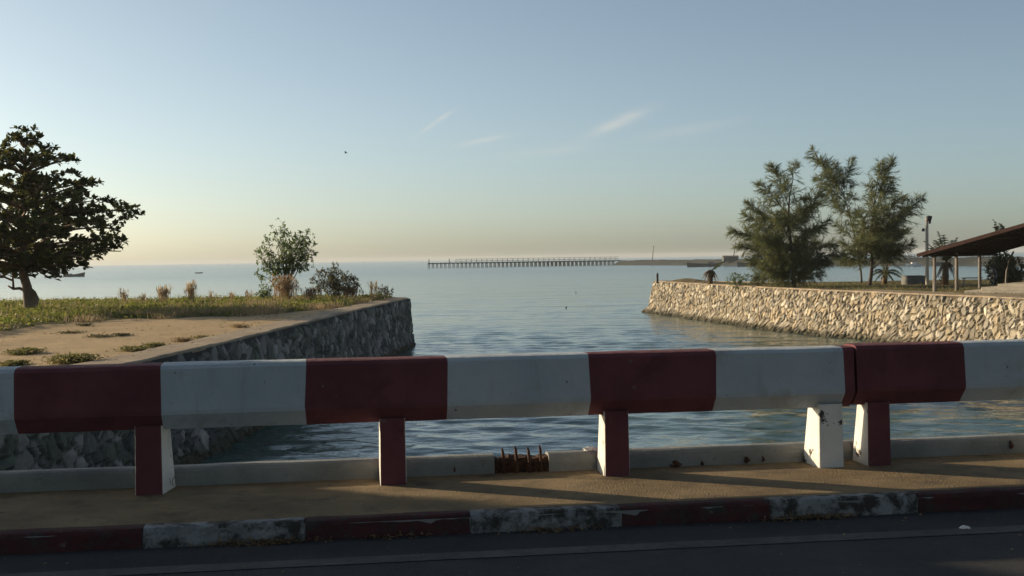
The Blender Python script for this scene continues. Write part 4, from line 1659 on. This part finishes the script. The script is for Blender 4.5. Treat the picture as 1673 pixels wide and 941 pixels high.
RZ = EZ + SLOPE * HALF
rb = slope_slab(0, HALF, EZ, RZ, .10)
rb2 = slope_slab(HALF * 2, HALF + .004, EZ, RZ, .10)
rb.add(rb2.v, rb2.f)
roof = rb.build('roof', M_THATCH, sh_)
for (c0, c1, z0, z1) in ((-.05, HALF, EZ - .015, RZ), (HALF * 2 + .05, HALF, EZ - .015, RZ)):
    for a in (-.03, LEN + .03):
        p, q = S(a, c0, z0 + .045), S(a, c1, z1 + .06)
        dirv = (q - p).normalized()
        rot = Matrix((dirv, AX, dirv.cross(AX))).transposed()
        fb = MB()
        fb.box((p + q) / 2, ((q - p).length, .035, .16), 0, rot)
        fb.build('barge_board', M_FASCIA, roof)
rf = MB()
for i in range(9):
    a = .35 + i * (LEN - .7) / 8
    for (c0, c1) in ((.1, HALF - .05), (HALF * 2 - .1, HALF + .05)):
        p, q = S(a, c0, EZ - .055 + SLOPE * (c0 if c0 < HALF else HALF * 2 - c0)), S(a, c1, EZ - .055 + SLOPE * (c1 if c1 < HALF else HALF * 2 - c1))
        rf.tube([p, q], .045, 6)
for c in (.55, 3.4, HALF * 2 - .55, HALF * 2 - 3.4):
    z = EZ - .15 + SLOPE * (c if c < HALF else HALF * 2 - c)
    rf.tube([S(.1, c, z), S(LEN - .1, c, z)], .05, 6)
rf.build('rafters', M_THATCH, roof)
for px, py, c in ((1527, 478, .55), (1563, 475, .55), (1601, 471, .55)):
    g_ = at_z(px, py, LAND_Z)
    rel = g_ - Vector((C0.x, C0.y, LAND_Z))
    a = rel.dot(AX)
    c = max(.35, rel.dot(AC))
    pb = MB()
    top = EZ + SLOPE * c - .02
    b_ = S(a, c, LAND_Z - .08)
    pb.tube([b_, b_ + UP * .6, S(a + .02, c, LAND_Z + 1.1), S(a, c, top)], [.085, .078, .075, .07], 8, jitter=.1)
    pb.build('post', M_WOOD, sh_)
for a, c in ((.7, 6.9), (5.0, 6.9), (9.6, 6.9), (.7, 13.4), (5.0, 13.4), (9.6, 13.4)):
    pb = MB()
    zt = EZ + SLOPE * (c if c < HALF else HALF * 2 - c) - .02
    pb.tube([S(a, c, LAND_Z - .05), S(a, c, zt)], [.085, .07], 8)
    pb.build('post', M_WOOD, sh_)
pb = MB()
g0 = at_z(1643, 470, LAND_Z)
pb.tube([g0, at_y(1645, 442, g0.y), at_y(1649, 425, g0.y + .1), at_y(1656, 411, g0.y + .2)], [.06, .055, .05, .045], 7)
pb.build('slanting_post', M_WOOD, sh_)

# steps and paved strip in front of the shelter
e0 = at_z(1572, 480, LAND_Z)
st = MB()
for k, (inset, h) in enumerate(((0, .14), (.42, .28), (.84, .42))):
    a0 = e0 + AC * (inset * 1.5 + .1) + AX * (inset * .6)
    w, dpt = 7.0 - inset * 1.5, 3.6 - inset * .6
    vsx = [a0, a0 + AC * w, a0 + AC * w + AX * dpt, a0 + AX * dpt]
    zb = LAND_Z - .03 if k == 0 else LAND_Z + h - .14
    zt = LAND_Z + h
    vv = [Vector((p.x, p.y, zb)) for p in vsx] + [Vector((p.x, p.y, zt)) for p in vsx]
    st.add(vv, [(3, 2, 1, 0), (4, 5, 6, 7), (0, 1, 5, 4), (1, 2, 6, 5), (2, 3, 7, 6), (3, 0, 4, 7)])
so = st.build('steps', M_STEP, bevel=.02)
tag(so, 'low pale concrete steps at the right edge of the open shelter', 'steps')
pth = MB()
rows = []
n = 40
for i in range(n + 1):
    y = 30 + (60 - 30) * i / n
    xe = right_edge(y) + .12
    w = 1.5 + .2 * noise.noise((y * .5, 0, 0)) + (1.2 if y < 53 else 0) * min(1, (53 - y) / 3)
    rows += [(xe, y, LAND_Z + .05), (xe + w * .5, y, LAND_Z + .055), (xe + w, y, LAND_Z + .05)]
fs = []
for i in range(n):
    for q in range(2):
        a = i * 3 + q
        fs.append((a, a + 1, a + 4, a + 3))
pth.add(rows, fs)
tag(pth.build('path', M_COPE), kind='structure')

# grey walled tank by the lamp pole
g0 = at_z(1494, 465, LAND_Z)
tk = empty('tank', g0, 'low grey rendered tank with a rounded end beside the lamp pole', 'tank')
b = MB()
Wt, Dt, Ht = 1.35, 1.0, .52
out = []
for i in range(28):
    a = 2 * math.pi * i / 28
    ca_, sa_ = math.cos(a), math.sin(a)
    ex = .45
    out.append((Wt / 2 * math.copysign(abs(ca_) ** ex, ca_), Dt / 2 * math.copysign(abs(sa_) ** ex, sa_)))
vv = []
for (sc_, z) in ((1, -.03), (1.0, Ht * .5), (.985, Ht - .04), (1.02, Ht - .035), (1.02, Ht), (.9, Ht), (.88, Ht * .4)):
    for (x, y) in out:
        vv.append((g0.x + x * sc_, g0.y + y * sc_, LAND_Z + z))
ff = []
for r in range(6):
    for i in range(28):
        ff.append((r * 28 + i, r * 28 + (i + 1) % 28, (r + 1) * 28 + (i + 1) % 28, (r + 1) * 28 + i))
ff.append(tuple(6 * 28 + i for i in range(28)))
b.add(vv, ff)
b.build('basin', M_GREY, tk)
# lamp pole with two fittings
g0 = at_z(1515, 466, LAND_Z)
lp = empty('lamp_pole', g0, 'grey lamp pole with dark floodlight on top and a small side lamp', 'lamp pole')


def lpp(x, y, dy=0):
    return at_y(x, y, g0.y + dy)


b = MB()
b.tube([g0 - UP * .05, lpp(1514.5, 440), lpp(1514.5, 400), lpp(1514.5, 354)], [.10, .095, .085, .075], 10)
b.build('pole', M_STEP, lp)
b = MB()
c_ = lpp(1518, 357)
b.box(c_, (.22, .26, .30), 0, Matrix.Rotation(RAD(15), 3, 'Y'))
b.box(c_ + Vector((.03, -.02, -.22)), (.10, .12, .14))
b.build('floodlight', M_DARKMETAL, lp, bevel=.02)
b = MB()
b.tube([lpp(1514, 374), lpp(1510, 374), lpp(1508.5, 376)], .018, 6)
b.tube([lpp(1508.5, 373), lpp(1508.5, 378)], [.06, .085], 8)
b.build('side_lamp', M_DARKMETAL, lp)
b = MB()
b.tube([lpp(1509, 394), lpp(1514, 396), lpp(1519, 401), lpp(1525, 406)], .025, 6)
b.build('bracket', M_DARKMETAL, lp)

# parked scooter seen end-on at the shelter
g0 = at_z(1624, 466, LAND_Z)
sc_ = empty('scooter', g0, 'dark parked motor scooter behind the steps of the shelter', 'scooter')


def sp3(x, y, z):
    return g0 + Vector((x * .8, y, z))


for yy in (-.58, .58):
    b = MB()
    ring = []
    for i in range(25):
        a = 2 * math.pi * i / 24
        ring.append(sp3(.55 * yy, yy + .26 * math.cos(a), .27 + .26 * math.sin(a)))
    b.tube(ring, .05, 7, cap=False)
    w_ = b.build('wheel', M_RUBBER, sc_)
    b = MB()
    for i in range(5):
        a = 2 * math.pi * i / 5
        b.tube([sp3(.55 * yy, yy, .27), sp3(.55 * yy, yy + .24 * math.cos(a), .27 + .24 * math.sin(a))], .014, 5)
    b.tube([sp3(.55 * yy - .05, yy, .27), sp3(.55 * yy + .05, yy, .27)], .05, 8)
    b.build('rim', M_GREY, w_)
b = MB()
b.tube([sp3(.34, .75, .55), sp3(.28, .5, .62), sp3(.12, .2, .5), sp3(0, 0, .32), sp3(-.12, -.22, .34), sp3(-.24, -.42, .7), sp3(-.26, -.48, .95)], [.07, .14, .16, .11, .10, .13, .07], 9)
b.build('body', M_DARKPLASTIC, sc_, smooth=True)
b = MB()
b.tube([sp3(.34, .7, .74), sp3(.24, .45, .76), sp3(.1, .12, .72)], [.08, .12, .09], 9)
b.build('seat', M_RUBBER, sc_, smooth=True)
b = MB()
b.tube([sp3(-.32, -.58, .27), sp3(-.28, -.5, .8), sp3(-.26, -.46, 1.0)], .028, 7)
b.tube([sp3(-.56, -.38, 1.04), sp3(-.26, -.47, 1.0), sp3(.04, -.52, 1.04)], .018, 6)
b.build('handlebar', M_DARKMETAL, sc_)
for sx_ in (-.5, .0):
    b = MB()
    b.tube([sp3(sx_, -.44, 1.03), sp3(sx_ - .03, -.44, 1.18)], .008, 5)
    c_ = sp3(sx_ - .03, -.44, 1.2)
    b.tube([c_ - Vector((0, .012, 0)), c_ + Vector((0, .012, 0))], .055, 10)
    b.build('mirror', M_DARKMETAL, sc_)

# bench seen between the shelter posts
g0 = at_z(1588, 468, LAND_Z)
bn = empty('bench', g0, 'narrow dark bench standing between the shelter posts', 'bench')
b = MB()
b.box(g0 + UP * .45, (1.0, .34, .05))
b.build('seat', M_WOOD, bn)
for sx_ in (-.42, .42):
    for sy_ in (-.12, .12):
        b = MB()
        b.tube([g0 + Vector((sx_ * 1.05, sy_, -.03)), g0 + Vector((sx_, sy_, .44))], .026, 6)
        b.build('leg', M_WOOD, bn)

# marker post on the tip of the right wall
g0 = at_z(1074, 460, LAND_Z + .1)
b = MB()
b.tube([g0 - UP * .12, g0 + UP * .35, g0 + UP * .42, g0 + UP * .60], [.09, .08, .10, .045], 9)
tag(b.build('bollard', M_DARKMETAL), 'short dark bollard on the tip of the right sea wall', 'bollard')


# ------------------------------------------------------------------ pier and breakwater
def wp(x, y):
    return at_z(x, y, WATER_Z)


PA, PB_ = wp(699, 437.5), wp(1004, 432.8)
PD = (PB_ - PA)
PL = PD.length
PE = PD.normalized()
PN = Vector((-PE.y, PE.x, 0))
DECK = WATER_Z + 2.4
pier = empty('pier', PA, 'long low pier on many piles reaching across the sea to the breakwater', 'pier')


def PP(s, p, z):
    return PA + PE * s + PN * p + Vector((0, 0, z - WATER_Z))


def pbox(b, s0, s1, p0, p1, z0, z1):
    v = [PP(s, p, z) for s in (s0, s1) for p in (p0, p1) for z in (z0, z1)]
    b.add(v, [(0, 1, 3, 2), (4, 6, 7, 5), (0, 4, 5, 1), (2, 3, 7, 6), (0, 2, 6, 4), (1, 5, 7, 3)])


b = MB()
pbox(b, 0, PL + 3, 0, 4.2, DECK - .5, DECK)
b.build('deck', M_PIER, pier)
NP = 46
for i in range(NP):
    s = .5 + (PL - 1) * i / (NP - 1)
    b = MB()
    for p in (.35, 3.8):
        for o_ in (-.32, .32):
            b.tube([PP(s + o_ * 1.15, p, WATER_Z - 1), PP(s + o_, p, DECK - .45)], .17, 6)
    pbox(b, s - .6, s + .6, -.1, 4.3, DECK - .75, DECK - .503)
    b.build('pile_bent', M_PIER, pier)
b = MB()
s0 = PL * .15
k = 0
while s0 + k * 2.6 < PL + 2:
    s = s0 + k * 2.6
    for p in (.1, 4.1):
        pbox(b, s - .06, s + .06, p - .05, p + .05, DECK + .003, DECK + 1.55)
    k += 1
for p in (.1, 4.1):
    pbox(b, s0 - .1, PL + 2.2, p - .07, p + .07, DECK + 1.553, DECK + 1.70)
    pbox(b, s0 - .1, PL + 2.2, p - .05, p + .05, DECK + .62, DECK + .78)
b.build('railing', M_PIER, pier)
for s in (.6, PL * .115):
    b = MB()
    b.tube([PP(s, 2, DECK - .1), PP(s, 2, DECK + 2.0)], [.25, .18], 6)
    b.build('bollard', M_PIER, pier)

# breakwater / far shore: one rough band curving round to the right
HP = [wp(1001, 433.2), wp(1050, 433.2), wp(1120, 433.4), wp(1210, 434), wp(1320, 434.3), wp(1420, 434), wp(1520, 434), wp(1620, 434.4), wp(1750, 436), wp(1900, 438)]
pth_, uu_ = smooth_path([(p.x, p.y) for p in HP], 2.5)
vs, fs = [], []
n = len(pth_)
prof = [(0, 0.0), (1.2, .9), (2.8, 1.75), (4.2, 2.25), (8, 2.35), (13, 2.2), (17, .8), (20, -.3)]
m = len(prof)
for i in range(n):
    tv = pth_[min(i + 1, n - 1)] - pth_[max(i - 1, 0)]
    tv = tv / np.linalg.norm(tv)
    nx_, ny_ = -tv[1], tv[0]
    if ny_ < 0:
        nx_, ny_ = -nx_, -ny_
    for (p, h) in prof:
        w = .5 * noise.noise((uu_[i] * .22, p * .4, 2)) + .3 * noise.noise((uu_[i] * .6, p, 6))
        hh = h * (1 if uu_[i] < 120 else 1.05) + (w if h > .3 else 0)
        vs.append((pth_[i][0] + nx_ * (p + w), pth_[i][1] + ny_ * (p + w), WATER_Z - .15 + hh))
for i in range(n - 1):
    for q in range(m - 1):
        a = i * m + q
        fs.append((a, a + 1, a + m + 1, a + m))
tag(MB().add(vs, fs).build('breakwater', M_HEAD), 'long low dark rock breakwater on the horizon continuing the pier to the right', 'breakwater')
# scrub trees on the far shore, right of the casuarinas
r_ = random.Random(8)
for i, x in enumerate((1345, 1372, 1478, 1490, 1502, 1530, 1556, 1580, 1604, 1640)):
    g_ = wp(x, 433.6)
    k = g_.y / F
    g_ = g_ + Vector((0, 8, 2.1))
    t_ = empty('scrub_tree', g_, 'distant dark scrub tree growing along the crest of the far breakwater', 'tree', 'scrub trees on the breakwater')
    b, c_ = MB(), MB()
    H = r_.uniform(.9, 1.9)
    b.tube([g_ - UP * .4, g_ + UP * H * .7], [.15, .05], 5)
    for q in range(110):
        v_ = Vector((r_.gauss(0, 1.5), r_.gauss(0, 1.2), 0))
        p = g_ + v_ + UP * (H * .25 + H * .85 * r_.random() * max(.15, 1 - abs(v_.x) / 4))
        d_ = Vector((r_.uniform(-1, 1), r_.uniform(-1, 1), r_.uniform(-.2, 1))).normalized()
        c_.leaf(p, d_, UP, r_.uniform(.3, .6), r_.uniform(.25, .4))
    b.build('trunk', M_BARK_D, t_)
    c_.build('crown', M_BUSH, t_)
# masts
for x, y0, y1, lab in ((1068, 427, 403, 'thin grey mast standing on the breakwater near the pier end'), (1202, 425, 398, 'thin mast with a small lamp beside the low shed on the breakwater')):
    g_ = wp(x, 433.5) + Vector((0, 6, 2.0))
    b = MB()
    top = at_y(x, y1, g_.y)
    b.tube([g_ - UP * .3, (g_ + top) / 2, top], [.22, .17, .12], 6)
    b.tube([top, top + UP * .35], [.3, .3], 6)
    tag(b.build('mast', M_GREY if x < 1100 else M_FASCIA), lab, 'mast')
# low shed on the breakwater
g_ = wp(1197, 433.8) + Vector((0, 5, 1.9))
k = g_.y / F
sd = empty('shed', g_, 'low dark shed on the breakwater beside a thin mast', 'shed')
b = MB()
b.box(g_ + UP * .55, (24 * k, 4, 1.7))
b.build('wall', M_SHED, sd)
b = MB()
wv = 25 * k / 2
vv = [g_ + Vector((sx * wv, sy, 1.403)) for sx in (-1, 1) for sy in (-2.3, 2.3)] + [g_ + Vector((sx * wv, 0, 2.0)) for sx in (-1, 1)]
b.add(vv, [(0, 2, 5, 4), (1, 4, 5, 3), (0, 4, 1), (2, 3, 5), (0, 1, 3, 2)])
b.build('roof', M_SHEDROOF, sd)


# ------------------------------------------------------------------ boats
def boat(name, px, py, L, W, H, rz, label, mats, cat='boat', cabin=None, bow=1.0, group='boats on the sea'):
    g0 = wp(px, py)
    root = empty(name, g0, label, cat, group, rz)
    cs, sn = math.cos(rz), math.sin(rz)

    def w3(x, y, z):
        return Vector((g0.x + x * cs - y * sn, g0.y + x * sn + y * cs, WATER_Z + z))
    b = MB()
    n, m = 16, 9
    vs = []
    for i in range(n + 1):
        t = i / n
        x = -L / 2 + L * t
        hw = W / 2 * (min(1, .72 + t * .9) if t < .35 else max(.02, 1 - ((t - .35) / .65) ** 2.2))
        sheer = H * (1 + bow * max(0, t - .35) ** 1.8 * 2.0 + .18 * max(0, .2 - t))
        xo = bow * .10 * L * max(0, t - .7)
        for j in range(m):
            a = math.pi * j / (m - 1)
            yy = -math.cos(a) * hw
            zz = -.28 * H - .0 + (sheer + .28 * H) * (1 - math.sin(a) ** .65)
            vs.append(w3(x + xo * max(0, zz / sheer), yy, zz))
    fs = [(i * m + j, i * m + j + 1, (i + 1) * m + j + 1, (i + 1) * m + j) for i in range(n) for j in range(m - 1)]
    fs.append(tuple(range(m)))
    b.add(vs, fs)
    # floor boards inside
    fl = []
    for i in range(n):
        fl.append((i * m + 1, (i + 1) * m + 1, (i + 1) * m + m - 2, i * m + m - 2))
    b.add(vs, fl)
    b.build('hull', mats[0], root, smooth=False)
    g = MB()
    for j in (0, m - 1):
        g.tube([vs[i * m + j] for i in range(n + 1)], .04 * max(1, L / 8), 5)
    g.build('gunwale', mats[1], root)
    if cabin:
        x0, x1, hz = cabin
        c = MB()
        p0 = [w3(x, y, z) for x in (x0, x1) for y in (-W * .3, W * .3) for z in (H * .3, H + hz)]
        c.add(p0, [(0, 1, 3, 2), (4, 6, 7, 5), (0, 4, 5, 1), (2, 3, 7, 6), (0, 2, 6, 4), (1, 5, 7, 3)])
        c.build('cabin', mats[2], root)
    return root


boat('fishing_boat', 121, 452, 7.0, 1.7, .75, RAD(8), 'dark fishing boat with raised bow near the big tree on the left', (M_HULL, M_GREY, M_GREY), cabin=(-1.5, -.7, .35), bow=1.1)
boat('small_boat', 96, 451.5, 2.6, .9, .28, RAD(-5), 'tiny low boat afloat just left of the dark fishing boat', (M_HULL, M_HULL, M_HULL), bow=.5)
boat('small_boat', 325, 446.5, 3.0, 1.0, .30, RAD(4), 'tiny low boat far out above the twin plumed grass tuft', (M_HULL, M_HULL, M_HULL), bow=.5)
boat('moored_boat', 1150, 435.6, 12, 2.6, 1.1, RAD(172), 'dark moored boat lying along the breakwater left of the shed', (M_HULL, M_GREY, M_GREY), cabin=(-3.4, -1.4, .6), bow=.5)
boat('moored_boat', 1226, 435.2, 9, 2.4, 1.1, RAD(175), 'dark moored boat between the shed and the bushy casuarina', (M_HULL, M_FASCIA, M_FASCIA), cabin=(-2.6, -.8, .6), bow=.5)
boat('motor_boat', 1492, 435.2, 4.4, 1.7, .7, RAD(183), 'small white boat afloat between the upright casuarina and the shelter', (M_HULLW, M_HULLR, M_HULLW), cabin=(-1.0, .5, .45), bow=.5)
boat('moored_boat', 1545, 433.8, 8, 2.2, .9, RAD(178), 'dark moored boat along the far shore behind the shelter posts', (M_HULL, M_GREY, M_GREY), cabin=(-2, -.5, .5), bow=.5)

# small floats on the water
for x, y in ((941, 478), (925, 503)):
    g_ = wp(x, y)
    b = MB()
    b.tube([g_ - UP * .06, g_ + UP * .02, g_ + UP * .08, g_ + UP * .12], [.04, .07, .05, .015], 8)
    tag(b.build('float', M_HULL), 'little dark float out on the water, the farther one' if y < 490 else 'little dark float out on the water, the nearer one', 'float', 'floats on the water')

# a bird high over the bay
g_ = at_y(565, 250, 75)
bd = empty('bird', g_, 'single small dark bird flying high over the bay', 'bird')
b = MB()
b.tube([g_ + Vector((-.17, .02, -.03)), g_ + Vector((-.08, 0, 0)), g_ + Vector((.03, 0, .01)), g_ + Vector((.12, 0, .03)), g_ + Vector((.17, 0, .03)), g_ + Vector((.20, 0, .02))], [.015, .035, .045, .03, .028, .006], 8)
for sy_ in (-1, 1):
    pts = [g_ + Vector((.04, 0, .02)), g_ + Vector((.06, sy_ * .12, .13)), g_ + Vector((-.02, sy_ * .30, .17)), g_ + Vector((-.12, sy_ * .42, .15)), g_ + Vector((-.08, sy_ * .26, .14)), g_ + Vector((-.07, 0, .01))]
    b.add(pts + [p - UP * .012 for p in pts], [(0, 1, 2, 3, 4, 5), (11, 10, 9, 8, 7, 6)] + [(i, (i + 1) % 6, (i + 1) % 6 + 6, i + 6) for i in range(6)])
b.v = [tuple(g_ + (Vector(q) - g_) * .55) for q in b.v]
b.build('body', M_BIRD, bd)

# ------------------------------------------------------------------ haze over the bay
hz = MB()
HB = 6100
hz.box((0, 0, (12.0 + WATER_Z - 1.5) / 2), (2 * HB, 2 * HB, 12.0 - (WATER_Z - 1.5)))
m, t, p = new_mat('sea_haze')
t.nodes.remove(p)
pv = t.nodes.new('ShaderNodeVolumePrincipled')
pv.inputs['Color'].default_value = (.86, .90, .94, 1)
pv.inputs['Density'].default_value = .00017
pv.inputs['Anisotropy'].default_value = .1
t.links.new(pv.outputs[0], t.nodes['Material Output'].inputs['Volume'])
tag(hz.build('haze', m), kind='stuff')
